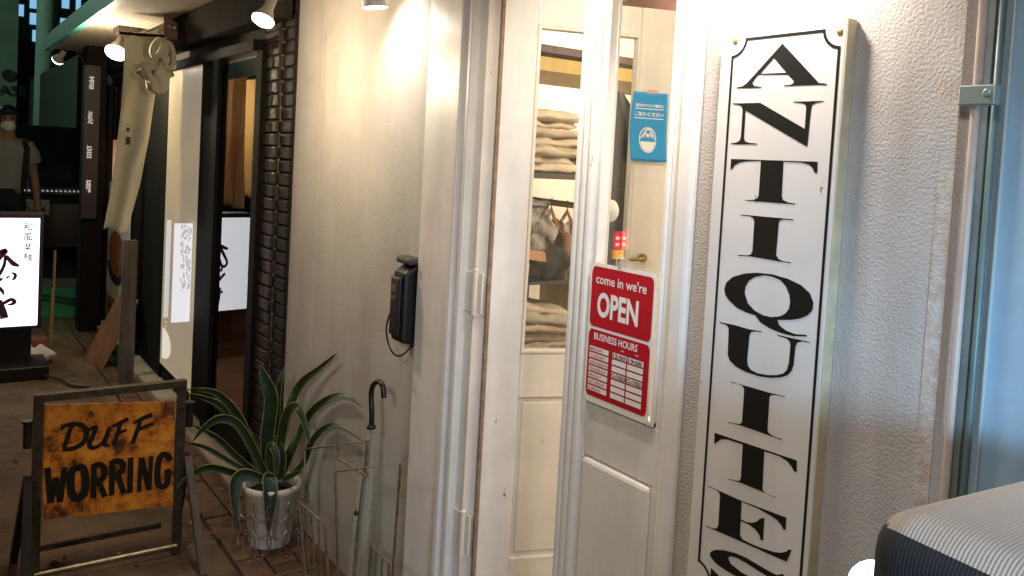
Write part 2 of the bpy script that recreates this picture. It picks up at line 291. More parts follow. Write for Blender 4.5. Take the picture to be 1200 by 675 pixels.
clear_plastic = glassy('clear plastic', (.96,.96,.94), 1.5, .12, milk=.07)
cream_cloth = mat('cream cotton cloth', (.76,.71,.55), .9, var=.12, vscale=10, bump=.3, bscale=120)
white_plaster = mat('shop plaster', (.80,.74,.62), .8, var=.06)
asphalt = mat('dirty street', (.20,.125,.062), .85, col2=(.032,.019,.010), vscale=3.4, bump=.5, bscale=70, contrast=(.3,.7))
terracotta = mat('worn terracotta paver', (.17,.075,.042), .75, col2=(.05,.027,.017), vscale=9, bump=.4, bscale=50)
concrete = mat('pale concrete', (.42,.37,.28), .85, var=.35, vscale=9, bump=.4, bscale=70)
paper = mat('white paper', (.8,.79,.77), .7)
ink = mat('grey ink', (.10,.10,.11), .7)

# ------------------------------------------------------------------ ground
g = MB(); n = 90
g.add([(-90,-40,0),(25,-40,0),(25,30,0),(-90,30,0)], [(0,1,2,3)])
struct(g.build('street_ground', asphalt))
pv = MB(); gm = mat('dark joint soil', (.03,.022,.016), .95)
pv.box(-7.6,-1.0,-.31,0,-.05,.004); struct(pv.build('pavement_bed', gm))
for row in range(3):                                                 # pavers of the footway, laid in three rows
    pm = MB(); x = -7.5 + .09*row
    while x < -1.0:
        y0 = -.308+.104*row; z = .010+random.uniform(-.002,.003)
        pm.box(x+.004, x+.196, y0+.003, y0+.100, -.02, z+.006); x += .2
    o = pm.build('pavement_pavers', terracotta, bevel=.004); struct(o)
kb = MB(); kb.box(-7.6,-3.45,-.15,.05,-.05,.055); struct(kb.build('concrete_kerb', concrete, bevel=.012))

rg_ = random.Random(21); gq = MB()
for i in range(420):                                                 # grit and dry leaf scraps on the street
    x_, y_ = rg_.uniform(-7.5,-1.6), rg_.uniform(-1.6,-.02); s_ = rg_.uniform(.003,.012)*(1 if rg_.random() < .9 else 2.2); a_ = rg_.uniform(0,6.28); z_ = (.018 if y_ > -.31 else .002)
    if y_ > -.16 and x_ < -3.45: continue
    gq.cur = rg_.randrange(3); b_ = len(gq.v); m_ = rg_.choice((4,5,6))
    for k in range(m_): r_ = s_*rg_.uniform(.6,1.2); gq.v.append(V((x_+r_*math.cos(a_+6.28*k/m_), y_+r_*.7*math.sin(a_+6.28*k/m_), z_+rg_.uniform(0,.004))))
    gq.v.append(V((x_,y_,z_+s_*.5)))
    for k in range(m_): gq.face(b_+k, b_+(k+1)%m_, b_+m_)
tag(gq.build('street_grit', [mat('pale grit',(.25,.20,.14),.9), mat('dry leaf scrap',(.16,.08,.03),.9), mat('dark grit',(.03,.025,.02),.9)]), 'grit and dry leaf scraps scattered over the street', 'grit', None, 'stuff')

# ------------------------------------------------------------------ shop front walls
root = thing('shop_building', (-1.9,.06,0), 'grey stucco shop front with cream door surround and rough plaster walls', 'shop')
w = MB(); w.box(-3.31,-2.16,0,.14,0,3.1); w.box(-2.16,-1.115,.001,.14,2.02,3.1); w.build('wall', stucco_s, root)
w = MB(); w.box(-1.125,-.60,0,.14,0,3.1); w.build('wall', stucco, root, bevel=.02)
w = MB(); w.box(-3.308,-3.03,-.003,.01,0,3.09); w.build('corner_strip', stucco_s, root, bevel=.006)
w = MB(); w.box(-3.36,-.6,-.75,.12,2.42,2.5); w.build('eave', mat('eave board', (.17,.16,.13), .8, var=.3), root)
# door surround: flat casing, moulding steps, jamb
w = MB(); w.box(-2.172,-1.985,-.024,.06,0,2.06); w.build('casing', white_paint, root, bevel=.003)
w = MB(); w.box(-1.985,-1.962,-.036,.06,0,2.06); w.box(-1.962,-1.945,-.016,.06,0,2.06); w.box(-1.945,-1.925,-.028,.06,0,2.06); w.build('moulding', white_paint, root, bevel=.005)
w = MB(); w.box(-1.925,-1.884,-.004,.14,0,2.06); w.build('jamb', cream_paint, root, bevel=.002)
w = MB(); w.box(-1.160,-1.118,-.010,.14,0,2.06); w.build('jamb', white_paint, root, bevel=.008)
w = MB(); w.box(-1.872,-1.16,.10,.16,1.985,2.06); w.build('head_jamb', cream_paint, root)
# shop room
w = MB(); w.box(-3.70,-3.60,.14,3.0,0,2.5); w.build('room_wall', white_plaster, root); w = MB(); w.box(-.62,-.55,.14,3.0,0,2.5); w.build('room_wall', white_plaster, root); w = MB(); w.box(-3.7,-.55,3.0,3.1,0,2.5); w.build('room_wall', white_plaster, root)
w = MB(); w.box(-3.7,-.55,.14,3.0,2.45,2.5); w.build('ceiling', white_plaster, root)
w = MB(); w.box(-3.7,-.55,.141,3.0,-.02,.03); w.box(-1.87,-1.16,.03,.141,-.02,.028); w.build('room_floor', mat('shop floor boards', (.22,.13,.07), .5, var=.4, vscale=6), root)
for nm, y0, z0, mcol in (('beam', 1.75, 2.28, (.10,.045,.035)), ('beam', 2.35, 2.30, (.55,.36,.06))):
    w = MB(); w.box(-3.55,-.65,y0,y0+.10,z0,z0+.10); w.build(nm, mat('beam %.2f' % y0, mcol, .6, var=.3), root)

# ------------------------------------------------------------------ right child leaf with fluted stile
T = .035
leafR = thing('door_leaf', (-1.3,.02,0), 'narrow white door leaf with fluted edge and red open sign on its glass', 'door', 'leaves of the shop door')
fl = MB(); fl.box(-1.474,-1.398,-.004,.035,.02,1.975); 
for k in range(3):
    x = -1.462+.022*k; fl.cyl((x,-.006,.02),(x,-.006,1.975),.0105,12)
fl.build('fluted_stile', white_paint, leafR, smooth=False)
r = MB(); r.box(-1.398,-1.164,0,.035,.02,.16); r.box(-1.398,-1.164,.0,.035,.85,.972); r.box(-1.398,-1.164,0,.035,1.90,1.975); r.box(-1.184,-1.164,0.0005,.0345,.02,1.974)
r.build('frame', white_paint, leafR, bevel=.003)
r = MB(); r.box(-1.396,-1.186,-.009,.026,.05,.846); r.build('lower_panel', white_paint, leafR, bevel=.008)
r = MB(); zb = .972
for a in ((-1.398,-1.388,.972,1.90),(-1.194,-1.184,.972,1.90)): r.box(a[0],a[1],-.006,.02,a[2],a[3])
r.box(-1.398,-1.184,-.0065,.0195,.972,.985); r.build('glass_moulding', white_paint, leafR, bevel=.003)
r = MB(); r.box(-1.39,-1.19,.018,.022,.98,1.905); r.build('glass_pane', clear, leafR)
k = onY(717,247,.072)
r = MB(); r.lathe((k.x,.034,k.z), [(.010,0),(.007,.006),(.006,.022),(.012,.026),(.024,.030),(.026,.036),(.020,.042),(.001,.044)], 24, (1,0,0),(0,0,1),(0,1,0)); 
r.build('door_knob', mat('ivory knob', (.80,.74,.62), .25), leafR, smooth=True)

# ------------------------------------------------------------------ main leaf, standing open into the shop
PHI = math.radians(70); HX, HY = -1.862, .03
DV = V((math.cos(PHI), math.sin(PHI), 0)); NV = V((math.sin(PHI), -math.cos(PHI), 0)); HO = V((HX,HY,0))
def lf(x, y, off=0.0):                                               # pixel -> (distance along the leaf, height)
    v = ray(x, y); t = ((HO + NV*off - CAM).dot(NV))/v.dot(NV); p = CAM + v*t; return (p-HO).dot(DV), p.z
LW = lf(787,150)[0]; G0 = lf(621,220)[0]; G1 = lf(745,150)[0]; GT = lf(650,31)[1]; GB = lf(630,414)[1]; LT = lf(787,12)[1]
PT = lf(592,467)[1]; PB = lf(592,655)[1]
leafL = thing('door_leaf', tuple(HO), 'white glazed door leaf standing open into the shop with blue notice', 'door', 'leaves of the shop door')
def lbox(mb, u0, u1, z0, z1, d0, d1):                                # d: out of the leaf's face towards the street
    return mb.obox(HO+DV*u0+NV*d0+V((0,0,z0)), DV*(u1-u0), NV*(d1-d0), V((0,0,z1-z0)))
r = MB(); lbox(r,.004,G0,.03,LT,-.036,0); r.build('stile', white_paint, leafL, bevel=.003)
r = MB(); lbox(r,G1,LW,.03,LT,-.036,0); r.build('stile', white_paint, leafL, bevel=.006)
for za_,zb_ in ((GT,LT-.001),(PT,GB),(.03,PB)):
    r = MB(); lbox(r,G0,G1,za_,zb_,-.0355,-.0005); r.build('rail', white_paint, leafL, bevel=.003)
r = MB(); lbox(r,G0,G1,PB,PT,-.028,-.012); r.build('lower_panel', white_paint, leafL)
r = MB(); lbox(r,G0+.014,G1-.014,PB+.014,PT-.014,-.012,-.005); r.build('raised_field', white_paint, leafL, bevel=.004)
r = MB(); a = .009
lbox(r,G0,G0+a,GB,GT,-.03,.003); lbox(r,G1-a,G1,GB,GT,-.03,.003); lbox(r,G0,G1,GB,GB+a,-.0295,.0035); lbox(r,G0,G1,GT-a,GT,-.0295,.0035); r.build('glass_moulding', cream_paint, leafL, bevel=.002)
r = MB(); lbox(r,G0+.004,G1-.004,GB+.004,GT-.004,-.019,-.015); r.build('glass_pane', clear, leafL)
r = MB(); lbox(r,-.004,.004,.03,LT,-.034,.001); r.build('worn_edge', worn_wood, leafL)
lu, lz = lf(752,302)
r = MB(); r.cyl(HO+DV*lu+V((0,0,lz)), HO+DV*lu+NV*.012+V((0,0,lz)), .012, 16); 
r.tube([HO+DV*lu+NV*.014+V((0,0,lz)), HO+DV*(lu-.02)+NV*.022+V((0,0,lz-.002)), HO+DV*(lu-.045)+NV*.02+V((0,0,lz-.004))], .0045, 8); r.build('door_latch', mat('old brass', (.30,.21,.09), .35, metal=.8), leafL)
for zc in (onY(555,342,0).z, onY(558,635,0).z):
    r = MB(); r.box(-1.927,-1.873,-.008,-.003,zc-.055,zc+.055); r.box(-1.868,-1.852,-.001,.004,zc-.055,zc+.055); r.cyl((-1.870,-.010,zc-.06),(-1.870,-.010,zc+.06),.0075,12); 
    r.sphere((-1.870,-.010,zc+.062),.008,10,6); r.build('hinge', cream_paint, leafL, bevel=.0015)

# blue mask notice taped to the open leaf
pb = thing('notice', tuple(HO+DV*(lf(765,150)[0])+V((0,0,1.6))), 'blue paper notice with white writing and a masked mountain emblem, taped to the door stile', 'notice')
u0, zt = lf(743,107,.004); u1, _ = lf(783,108,.004); _, zb_ = lf(755,189,.004); dw = u1-u0; dh = zt-zb_
def pt(u, v, lift=0):                                               # unit square of the paper -> world, with its curl
    c = .012*max(0,u-.7)**1.5*5*(.4+.6*(1-v)) + .010*max(0,.35-v)**1.2*3
    return HO + DV*(u0+dw*u - .006*math.sin(v*3)*(1 if u<.5 else .2)) + NV*(.004+c+lift) + V((0,0,zb_+dh*v))
q = MB(); nu, nv = 12, 18
q.add([pt(i/nu, j/nv) for j in range(nv+1) for i in range(nu+1)], [(j*(nu+1)+i, j*(nu+1)+i+1, (j+1)*(nu+1)+i+1, (j+1)*(nu+1)+i) for j in range(nv) for i in range(nu)])
q.build('sheet', mat('blue print', (.015,.30,.66), .5), pb, solid=.0006, smooth=True)
q = MB()
def ptext(sv, x0, x1, y0, y1):
    vs, fs = _text(sv, .03); ax0 = min(v.x for v in vs); ax1 = max(v.x for v in vs); ay0 = min(v.y for v in vs); ay1 = max(v.y for v in vs)
    q.add([pt(x0+(v.x-ax0)/(ax1-ax0)*(x1-x0), y0+(v.y-ay0)/(ay1-ay0)*(y1-y0), .0012) for v in vs], fs)
ptext('店内のマスク着用に', .11,.90,.785,.835); ptext('ご協力ください', .11,.90,.655,.715)
for y in (.755,.618):
    q.add([pt(.11+.79*i/8, y+d, .0012) for i in range(9) for d in (0,.012)], [(2*i,2*i+2,2*i+3,2*i+1) for i in range(8)])
def ell(cx, cy, rx, ry, a0, a1, n=20): return [(cx+rx*math.cos(math.radians(a0+(a1-a0)*i/n)), cy+ry*math.sin(math.radians(a0+(a1-a0)*i/n))) for i in range(n+1)]
cx, cy, rx, ry = .50,.31,.235,.185
ro = ell(cx,cy,rx,ry,0,360,32); ri = ell(cx,cy,rx*.90,ry*.91,0,360,32)
q.add([pt(*p,.0012) for p in ro+ri], [(i,i+1,33+i+1,33+i) for i in range(32)])
polys(q, [ell(cx,cy,rx*.86,ry*.88,188,352,18)], lambda a,b: pt(a,b,.0013))
for st in ([(.31,.33),(.40,.40),(.47,.455),(.56,.455),(.66,.36)],[(.40,.345),(.47,.42),(.50,.36)],[(.50,.35),(.55,.42),(.59,.35)],[(.59,.35),(.63,.39),(.68,.33)]):
    pp = sp2(st,3); L2=[]
    for i,(a,b) in enumerate(pp):
        c,d = pp[max(i-1,0)],pp[min(i+1,len(pp)-1)]; tx,ty=d[0]-c[0],d[1]-c[1]; l=math.hypot(tx,ty); L2.append((a-ty/l*.014,b+tx/l*.010)); L2.append((a+ty/l*.014,b-tx/l*.010))
    q.add([pt(*p,.0014) for p in L2], [(2*i,2*i+1,2*i+3,2*i+2) for i in range(len(pp)-1)])
q.build('writing', mat('white print', (.82,.84,.84), .6), pb)
q = MB(); q.add([pt(.36,.985,.002),pt(.68,.985,.002),pt(.70,1.04,.002),pt(.38,1.04,.002)], [(0,1,2,3)]); q.build('tape', mat('pink tape', (.62,.42,.40), .6), pb)

# red open sign hung on the child leaf's glass by a sucker
A = onY(698,309,-.012); B = onY(773,487,-.012)
sx0, sx1, sz0, sz1 = -1.394, -1.192, .978, 1.288
so = thing('open_sign', (-1.293,-.012,sz0), 'red and white hanging sign reading come in we are open, with business hours below', 'sign')
YS = -.013
def sg(u, v, lift=0): return V((sx0+(sx1-sx0)*u, YS-lift, sz0+(sz1-sz0)*v))
q = MB(); polys(q, [rrect(0,1,0,1,.05)], lambda a,b: sg(a,b)); q.build('backing', mat('white plastic sheet', (.80,.77,.72), .3), so, solid=.0016)
red = mat('red print', (.48,.010,.022), .35, var=.12, vscale=12)
q = MB(); polys(q, [rrect(.025,.975,.545,.975,.05)], lambda a,b: sg(a,b,.0014)); polys(q, [rrect(.025,.975,.045,.525,.05)], lambda a,b: sg(a,b,.0014)); q.build('red_panel', red, so)
wp = mat('sign white', (.80,.77,.74), .4); q = MB(); SX = V((sx1-sx0,0,0)); SZ = V((0,0,sz1-sz0))
def st(sv, x0, x1, y0, y1, b=0, mb=None): text(mb or q, sv, sg(x0,y0,.0022), V((1,0,0)), V((0,0,1)), (sx1-sx0)*(x1-x0), (sz1-sz0)*(y1-y0), b)
st("come in we're", .10,.88,.855,.925, .012); st('OPEN', .14,.78,.62,.80, .035); st('BUSINESS HOURS', .12,.80,.455,.505,.02)
st('AM', .55,.60,.425,.437); st('PM', .77,.82,.425,.437)
for i in range(7):
    y = .385-.047*i
    for (x0,x1) in ((.06,.37),(.43,.645),(.665,.90)): polys(q, [[(x0,y-.018),(x1,y-.018),(x1,y+.018),(x0,y+.018)]], lambda a,b: sg(a,b,.0022))
q.build('white_lettering', wp, so)
q = MB()
for i, d in enumerate(('MONDAY','TUESDAY','WEDNESDAY','THURSDAY','FRIDAY','SATURDAY','SUNDAY')):
    text(q, d, sg(.075,.385-.047*i-.011,.003), V((1,0,0)), V((0,0,1)), .0085*len(d)*.82, .0068, .005)
q.build('day_names', red, so)
q = MB(); y = .385
for sv, x0, x1 in (('12:00',.44,.635),('19:00',.68,.88)): text(q, sv, sg(x0,y-.014,.003), V((1,0,0)), V((0,0,1)), (sx1-sx0)*(x1-x0), .0085, .02)
y = .385-.047*3
for sv, x0, x1 in (('CLOSED',.43,.65),('CLOSED',.665,.91)): text(q, sv, sg(x0,y-.014,.003), V((1,0,0)), V((0,0,1)), (sx1-sx0)*(x1-x0), .0085, .02)
q.build('hours', black_paint, so)
sk = onY(729,303,-.012); q = MB(); q.lathe((sk.x,YS-.001,1.300), [(.014,0),(.012,.004),(.006,.009),(.001,.011)], 20, (1,0,0),(0,0,1),(0,-1,0)); q.build('sucker', clear_plastic, so, smooth=True)
q = MB(); q.tube([(sk.x,YS-.004,1.30),(sk.x,YS-.004,1.284)], .002, 6); q.build('hook', steel, so)

# ------------------------------------------------------------------ ANTIQUITES sign
sa = thing('shop_sign', (-.925,0,.715), 'tall white board with black border and stacked serif letters spelling ANTIQUITES', 'sign')
q = MB(); q.box(-1.052,-.7945,-.0255,-.001,.712,1.760); q.build('board', sign_face, sa, bevel=.003)
q = MB(); q.box(-.7948,-.7925,-.0253,-.001,.713,1.759); q.build('board_edge', sign_edge, sa, bevel=.002)
def sf(a, b): return V((a, -.0262, b))
q = MB()
for lp in GLYPHS: polys(q, lp, sf)
q.build('lettering', black_paint, sa)
q = MB(); x0,x1,z0,z1,rn,tk = -1.026,-.803,.738,1.745,.030,.0052
def border(d):
    a0,a1,b0,b1 = x0+d,x1-d,z0+d,z1-d; r_ = rn; out = []
    for cx,cy,s0 in ((x1,z1,270),(x0,z1,0),(x0,z0,90),(x1,z0,180)):
        rr = r_+d; pts = [(cx+rr*math.cos(math.radians(s0-90*k/8)), cy+rr*math.sin(math.radians(s0-90*k/8))) for k in range(9)]
        out += pts
    return [(min(max(a,a0),a1),min(max(b,b0),b1)) for a,b in out]
polys(q, [border(0), border(tk)], sf); q.build('border', black_paint, sa)
for cx, cz in ((-1.019,1.741),(-.807,1.738),(-1.019,.735),(-.807,.735)):
    q = MB(); q.lathe((cx,-.0255,cz), [(.006,0),(.005,.002),(.001,.003)], 12, (1,0,0),(0,0,1),(0,-1,0)); q.build('screw', mat('rusty screw', (.34,.22,.10), .5, metal=.5), sa)
# ------------------------------------------------------------------ can lamps of the shop front
def can_lamp(x, y, z, tilt, label, grp=None):
    c = thing('can_lamp', (x,y,z), label, 'lamp'); ax = V(tilt).normalized(); u = ax.cross(V((0,1,0))).normalized(); v = ax.cross(u)
    q = MB(); q.lathe((x,y,z), [(.001,-.12),(.030,-.118),(.037,-.10),(.039,0),(.036,0),(.034,-.05),(.001,-.055)], 28, u, v, ax); q.build('shade', mat('white enamel', (.78,.75,.70), .35), c, smooth=False)
    q = MB(); q.lathe(V((x,y,z))-ax*.018, [(.001,.0),(.033,0)], 24, u, v, ax); q.build('bulb_face', MATS.get('bulb') or emit('bulb', (1,.9,.75), 14), c)
    q = MB(); q.tube([V((x,y,z))-ax*.115, (x,y,2.42)], .006, 8); q.build('stem', black_iron, c)
p = onY(440,9,-.13)
can_lamp(p.x,p.y,p.z+.0, (.05,.10,-1), 'white can lamp over the grey wall beside the brick pillar')
# ------------------------------------------------------------------ black key box and intercom on the grey wall
kbx = thing('wall_box', (-2.28,0,.92), 'black plastic meter box with sloped top fixed to the grey wall', 'wall box')
x0, x1 = -2.262, -2.183; z0, z1 = .925, 1.165
q = MB(); q.add([(x0,-.001,z0),(x1,-.001,z0),(x1,-.060,z0+.012),(x0,-.060,z0+.012),(x0,-.001,z1+.02),(x1,-.001,z1+.02),(x1,-.060,z1-.015),(x0,-.060,z1-.015)], [(0,1,2,3),(7,6,5,4),(3,2,6,7),(1,0,4,5),(2,1,5,6),(0,3,7,4)]); q.build('housing', black_plastic, kbx, bevel=.012)
q = MB(); q.box(x0+.008,x1-.012,-.070,-.059,z0+.03,z1-.03); q.build('front_cover', mat('satin black', (.022,.020,.018), .28), kbx, bevel=.006)
q = MB(); q.box(x0+.02,x1-.03,-.0725,-.0695,z1-.075,z1-.055); q.box(x0+.02,x1-.03,-.0725,-.0695,z1-.098,z1-.088); q.build('label_window', mat('grey window', (.09,.085,.08), .3), kbx)
q = MB(); q.box(x0-.006,x1+.006,-.05,-.001,z1+.008,z1+.03); q.build('top_cap', mat('dusty black', (.075,.065,.052), .6, var=.3, vscale=20), kbx, bevel=.008)
q = MB(); q.tube(spline([(x0+.01,-.065,z0+.10),(x0-.004,-.07,z0+.05),(x0,-.065,z0+.004),(x0+.05,-.07,z0-.022),(x1-.03,-.04,z0-.03),(x1-.03,-.004,z0)],6), .003, 6); q.build('cable', black_plastic, kbx)

# ------------------------------------------------------------------ DUFF WORKING stand
XB = -3.09
sd = thing('sandwich_board', (XB,-.69,0), 'rusty iron stand with orange rust-stained panel reading DUFF WORKING', 'sign stand')
TL, TR, BR, BL = (onX(49,475,XB), onX(205,470,XB), onX(203,592,XB), onX(52,609,XB))
bo = V((XB, TL.y, BL.z)); 
orange = bpy.data.materials.new('rusty orange paint'); orange.use_nodes = True
nt = orange.node_tree; N = nt.nodes; Lk = nt.links; b = N['Principled BSDF']; b.inputs['Roughness'].default_value = .55
tcn = N.new('ShaderNodeTexCoord'); n1 = N.new('ShaderNodeTexNoise'); n1.inputs['Scale'].default_value = 11; n1.inputs['Detail'].default_value = 8; n1.inputs['Roughness'].default_value = .7
r1 = N.new('ShaderNodeValToRGB'); e = r1.color_ramp.elements
e[0].position = .30; e[0].color = (.020,.010,.005,1); e[1].position = .72; e[1].color = (.92,.46,.06,1)
for p_, c_ in ((.40,(.13,.042,.010)),(.47,(.56,.17,.014)),(.56,(.78,.30,.026))): a_ = e.new(p_); a_.color = (*c_,1)
Lk.new(tcn.outputs['Object'], n1.inputs['Vector']); Lk.new(n1.outputs[0], r1.inputs[0]); Lk.new(r1.outputs[0], b.inputs['Base Color'])
q = MB(); ex = V((.006,0,0)); q.add([BL,BR,TR,TL]+[p-ex for p in (BL,BR,TR,TL)], [(0,1,2,3),(7,6,5,4),(4,5,1,0),(5,6,2,1),(6,7,3,2),(7,4,0,3)]); q.build('panel', orange, sd)
def bd(x, y):                                                        # enlarged-photo coordinates of the panel -> world
    p = onX(40+x/4.822, 470+y/4.822, XB); return (p.y, p.z)
lay = [0]
def stroke(mb, pts, w, sm=True):
    P = [bd(*p) for p in pts]; P = sp2(P, 5) if sm else P; s = .00064
    ww = w if isinstance(w,(list,tuple)) else [w]*len(pts)
    if sm: ww = [1.35*a for a in ww]; ww = [ww[min(int(i/5),len(ww)-1)]*(1-(i%5)/5)+ww[min(int(i/5)+1,len(ww)-1)]*((i%5)/5) for i in range(len(P))]
    lay[0] += 1; mb.ribbon(P, [a*s for a in ww], (0,1,0), (0,0,1), (XB,0,0), (1,0,0), .0012+.00008*lay[0])
q = MB()
for pts, w_ in (([(212,135),(190,200),(168,265)],[14,17,16]), ([(150,165),(168,142),(215,130),(265,135),(292,165),(293,205),(270,240),(225,265),(160,275)],[9,14,18,20,22,22,20,18,16]),
  ([(305,165),(335,148),(348,150),(330,200),(312,238),(322,262),(355,258),(392,225),(425,145)],[10,15,17,18,18,18,15,13,14]), ([(428,150),(405,215),(398,248),(425,248)],[16,17,15,11]),
  ([(490,118),(470,185),(448,252)],[14,17,18]), ([(440,145),(480,125),(532,100)],[11,16,17]), ([(452,190),(490,175),(522,160)],[10,14,13]),
  ([(605,100),(580,170),(555,240)],[14,17,18]), ([(560,125),(610,98),(668,75)],[11,17,20]), ([(575,170),(620,145),(675,125)],[10,14,15])): stroke(q, pts, w_)
s_ = 29
for pts in ([(75,375),(92,575)],[(92,575),(122,430)],[(118,430),(148,570)],[(145,570),(172,372)],
            [(338,352),(334,547)],[(440,333),(438,532)],[(545,318),(540,518)],[(602,318),(592,510)],[(606,318),(648,500)],[(660,310),(650,502)],
            [(362,450),(400,540)],[(470,415),(508,522)],[(735,402),(770,392)]): stroke(q, pts, s_ if pts[0][0] not in (602,660) else 22, False)
stroke(q, [(247,368),(212,395),(205,460),(215,530),(247,550),(282,520),(290,455),(278,385),(245,368)], s_)
stroke(q, [(338,362),(372,358),(396,385),(392,425),(370,445),(340,450)], 24)
stroke(q, [(440,342),(476,338),(500,352),(498,385),(470,412),(442,420)], 24)
stroke(q, [(768,335),(752,305),(722,302),(702,340),(695,410),(700,465),(722,482),(748,465),(760,400)], 24)
q.build('lettering', black_paint, sd)
fy0, fy1 = -.915, -.462
q = MB(); q.bar((XB,fy0,0.0),(XB,fy0,.645),.030,.020,(1,0,0)); q.build('upright', rust_iron, sd); q = MB(); q.bar((XB,fy1,0),(XB,fy1,.645),.030,.020,(1,0,0)); q.build('upright', rust_iron, sd)
q = MB(); q.bar((XB+.002,fy0-.012,.634),(XB+.002,fy1+.012,.634),.032,.024); q.build('top_bar', rust_iron, sd)
q = MB(); q.cyl((XB+.01,fy0,.035),(XB+.01,fy1,.035),.008,10); q.build('cross_bar', wire, sd); q = MB(); q.bar((XB-.16,fy0+.02,.05),(XB-.16,fy1-.02,.05),.016,.02); q.build('cross_bar', rust_iron, sd)
for sy, yy in ((-1,fy0),(1,fy1)):
    for dx in (.20,-.20):
        q = MB(); q.bar((XB+(.01 if dx>0 else -.01),yy+sy*.026,.36),(XB+dx,yy+sy*.045,.0),.024,.028,(1,0,0)); q.build('leg', grey_wood if (sy>0 and dx>0) else black_iron, sd)
    q = MB(); q.cyl((XB,yy+sy*.03,.47),(XB,yy+sy*.03,.555),.013,12); q.cyl((XB,yy+sy*.03,.555),(XB,yy+sy*.03,.562),.018,12); q.build('socket', black_iron, sd)
for a_ in [(XB+.018,y,.634) for y in (-.85,-.69,-.53)]+[(XB+.016,yy,z) for yy in (fy0,fy1) for z in (.1,.36,.55)]:
    q = MB(); q.sphere(a_,.005,8,6); q.build('rivet', rust_iron, sd)

# ------------------------------------------------------------------ agave in a white pot inside a wire basket
PC = V((-3.00,-.145,0)); 
pot = thing('potted_agave', tuple(PC), 'variegated agave with long arching leaves in a white pot', 'plant')
q = MB(); q.lathe(PC, [(.001,.012),(.072,.012),(.078,.02),(.098,.218),(.106,.222),(.108,.245),(.100,.247),(.094,.235),(.092,.20)], 40); q.build('pot', mat('chalky white pot', (.80,.73,.62), .7, var=.25, vscale=7, bump=.2), pot, smooth=True)
q = MB(); q.lathe(PC, [(.001,.212),(.05,.218),(.093,.205)], 24); q.build('soil', mat('potting soil', (.025,.018,.012), .95, bump=.6), pot)
D0 = ft.dot(PC+V((0,0,.25))-CAM)
green = mat('agave green', (.018,.044,.010), .42, var=.7, vscale=11, stretch=(1,1,1)); margin = mat('agave cream margin', (.33,.31,.10), .5, var=.6, vscale=16); drytip = mat('dry leaf tip', (.16,.10,.04), .8)
def agave(pts, width, dz0, dz1, roll=0.0):
    P = []
    for i, (x, y) in enumerate(pts):
        t = i/(len(pts)-1); P.append(dep(200+x/2.453, 400+y/2.453, D0+dz0*(1-t)+dz1*t))
    P = [CAM+(p_-CAM)*min(1,(-.018-CAM.y)/(p_.y-CAM.y)) if p_.y > -.018 else p_ for p_ in P]
    P = spline(P, 7); n_ = len(P); q = MB(); W0 = .86*width/2.453/970*D0
    for i, p_ in enumerate(P):
        t = i/(n_-1); prof = (.72+.9*t if t < .31 else 1.0 if t < .5 else max(.0, 1-((t-.5)/.5)**1.7)); wd = W0*prof/2+.0004
        tg = (P[min(i+1,n_-1)]-P[max(i-1,0)]).normalized(); vw = (CAM-p_).normalized(); sd_ = tg.cross(vw).normalized(); nn = sd_.cross(tg).normalized()
        c_, s2 = math.cos(roll), math.sin(roll); sd_, nn = sd_*c_+nn*s2, nn*c_-sd_*s2
        for k_ in (-1,-.90,0,.90,1): q.v.append(p_+sd_*(wd*k_)+nn*(abs(k_)*wd*.34))
    for i in range(n_-1):
        for k_ in range(4):
            q.cur = 2 if i > n_*.93 else 1 if k_ in (0,3) else 0; a_ = i*5+k_; q.face(a_,a_+1,a_+6,a_+5)
    o = q.build('leaf', [green, margin, drytip], pot, smooth=True, solid=.0025); return o
LV = [([(308,395),(318,300),(345,190),(375,125),(430,78),(478,34)],34,.05,.08,.5), ([(288,395),(278,290),(290,170),(272,110),(257,68)],46,.0,-.02,.15),
 ([(302,390),(304,240),(312,130),(327,72)],24,.06,.10,.3), ([(318,395),(350,320),(395,220),(445,172),(495,156),(542,180)],26,.0,.06,.5),
 ([(325,405),(382,352),(405,295),(438,255),(482,244),(556,290)],24,-.03,-.06,.6), ([(312,392),(318,290),(335,210),(362,190),(384,235),(400,297)],32,-.02,-.10,.3),
 ([(272,385),(232,300),(195,215),(130,148),(44,138)],32,.0,-.04,.4), ([(268,385),(215,275),(150,190),(95,162),(46,150)],22,.04,.02,.4),
 ([(275,388),(235,300),(190,235),(140,222),(95,250),(62,288)],28,-.03,-.10,.3), ([(262,388),(195,335),(130,275),(62,240)],22,.03,.0,.4),
 ([(258,392),(170,345),(100,305),(44,290)],17,.05,.04,.3), ([(262,395),(185,378),(115,362),(60,382),(15,425)],24,-.04,-.14,.4),
 ([(262,395),(215,383),(190,400),(184,450),(190,532)],42,-.06,-.13,.2), ([(285,392),(284,395),(286,430),(284,490),(281,556)],46,-.07,-.125,.1),
 ([(292,395),(284,340),(290,300),(306,340),(300,400)],26,-.06,-.08,.2), ([(318,395),(322,340),(318,288)],24,-.04,-.05,.2), ([(295,395),(302,330),(300,270)],22,-.02,-.02,.2),
 ([(322,400),(350,385),(378,372)],18,-.06,-.08,.2), ([(310,395),(335,330),(365,280),(400,238)],20,.06,.12,.4), ([(280,390),(250,320),(225,260),(200,235)],20,.08,.12,.3)]
for a_ in LV: agave(*a_)
bk = thing('wire_basket', tuple(PC), 'loose curly wire basket standing round the white pot', 'basket')
q = MB()
for z, r_ in ((.008,.100),(.008,.088),(.012,.110)): q.tube([PC+V((r_*math.cos(2*PI*i/40),r_*math.sin(2*PI*i/40),z)) for i in range(41)], .002, 5, False)
q.build('bottom_ring', wire, bk)
